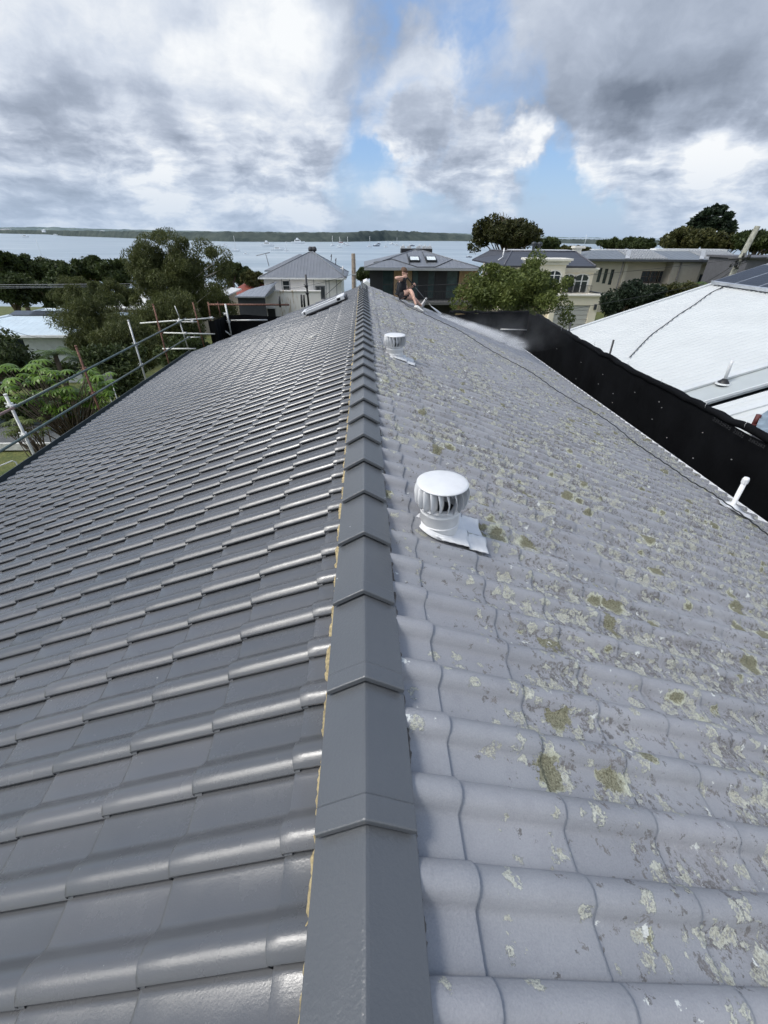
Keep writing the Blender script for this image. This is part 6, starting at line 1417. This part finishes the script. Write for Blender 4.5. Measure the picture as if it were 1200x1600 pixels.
palm('spiky palm in front of the taupe house beside the white roof', *pY(1085, 455, 42)[:2], pY(1082, 447, 42), 14, 1.5, 8)
# big fig with dead branches behind the cream house
Yv = 75.; k = mpp(800, 370, Yv)
tree('fig_tree', 'big olive green fig tree with dead branches sticking out of its top', 'tree', float(pY(800, 400, Yv)[0]), Yv, P3(795, 372, Yv), (44*k, 4.5, 27*k), 85, 190, .16, L_fig, 401, cr=.42, trunk_r=.45, lobes=7, dead=5, extra=[pY(750, 352, Yv), pY(745, 362, Yv), pY(760, 348, Yv), pY(772, 344, Yv), pY(742, 385, Yv), pY(748, 375, Yv), pY(816, 348, Yv), pY(808, 350, Yv), pY(824, 356, Yv), pY(838, 368, Yv)], limbs=40)
tree('dark_tree', 'smaller dark tree touching the right side of the fig', 'tree', float(pY(860, 385, 85)[0]), 85, P3(858, 385, 85), (20*mpp(860, 385, 85), 3.5, 11*mpp(860, 385, 85)), 30, 170, .18, L_dark, 402, cr=.5, trunk_r=.3)
for i, (px_, py_, rx, rz) in enumerate(((905, 390, 24, 5), (885, 392, 16, 5))):
    k = mpp(px_, py_, 140); tree('low_tree', ('wide' if i == 0 else 'small')+' low tree between the cream roof and the far water', 'tree', float(pY(px_, py_, 140)[0]), 140, P3(px_, py_, 140), (rx*k, 4, rz*k), 26, 120, .3, L_olive, 410+i, cr=.7, trunk_r=.3)
# leafy tree in front of the cream house, just beyond the cloth
Yv = 27.; k = mpp(800, 450, Yv)
ex = [pY(x, y, Yv+d) for x, y, d in ((770, 418, 0), (835, 412, 0), (838, 405, .5), (828, 418, -.5), (720, 455, 0), (718, 475, 0), (880, 480, 0), (885, 500, 0), (870, 460, 0), (790, 425, 0), (760, 425, .5), (745, 440, 0), (850, 430, 0), (862, 445, .3), (735, 490, 0), (760, 500, -.5), (800, 505, -.5), (850, 510, 0))]
tree('bushy_tree', 'light green bushy tree in front of the cream house, beyond the black cloth', 'tree', float(pY(800, 500, Yv)[0]), Yv, P3(802, 462, Yv), (74*k, 2.2, 44*k), 120, 260, .055, L_mid, 501, cr=.36, trunk_r=.13, lobes=8, extra=ex, limbs=60, elong=1.9)
# hedge trees in front of the taupe house
for i, (px_, py_, rx, rz) in enumerate(((955, 478, 15, 30), (975, 466, 14, 26), (995, 466, 13, 24), (1018, 462, 11, 20))):
    k = mpp(px_, py_, 35); tree('hedge_tree', ('leftmost', 'second from left', 'third from left', 'rightmost')[i]+' of the four dark clipped trees in front of the taupe house', 'tree', float(pY(px_, py_, 35)[0]), 35, P3(px_, py_, 35), (rx*k, 1., rz*k), 34, 170, .07, L_norf, 520+i, cr=.75, trunk_r=.1, group='dark clipped trees in a row')
k = mpp(1060, 455, 40); tree('garden_shrub', 'olive shrub between the clipped trees and the white roof', 'shrub', float(pY(1060, 455, 40)[0]), 40, P3(1058, 455, 40), (28*k, 1.3, 11*k), 34, 150, .08, L_olive, 530, cr=.7, trunk_r=.08)
# skyline trees on the right
for i, (px_, py_, Yv, rx, rz, m_, lab, n_) in enumerate([(960, 382, 105, 24, 8, L_dark, 'low dark tree at the left end of the skyline trees', 30), (1000, 382, 105, 26, 9, L_dark, 'dark tree second along the skyline, beside the olive tree', 30), (1075, 376, 95, 46, 18, L_olive, 'broad olive tree beneath the tall pine like tree', 60), (1130, 380, 95, 34, 12, L_olive, 'olive tree left of the power pole', 34), (1185, 378, 90, 30, 18, L_dark, 'dark tree behind the power pole at the right edge', 44)]):
    k = mpp(px_, py_, Yv); tree('skyline_tree', lab, 'tree', float(pY(px_, py_, Yv)[0]), Yv, P3(px_, py_, Yv), (rx*k, 4, rz*k), n_, 170, .26, m_, 600+i, cr=.5, trunk_r=.4, zmin=-1, group='trees on the skyline behind the taupe house')
k = mpp(1112, 345, 112); tree('norfolk_pine', 'tall dark spreading tree standing above the skyline on the right', 'tree', float(pY(1115, 385, 112)[0]), 112, P3(1113, 351, 112), (33*k, 5, 25*k), 75, 80, .34, L_norf, 640, cr=.24, trunk_r=.5, lobes=8, flat=.6, edge=.15, limbs=40, extra=[pY(x, y, 112) for x, y in ((1085, 352), (1092, 340), (1105, 328), (1118, 324), (1130, 326), (1140, 336), (1146, 350), (1143, 362), (1078, 365))])
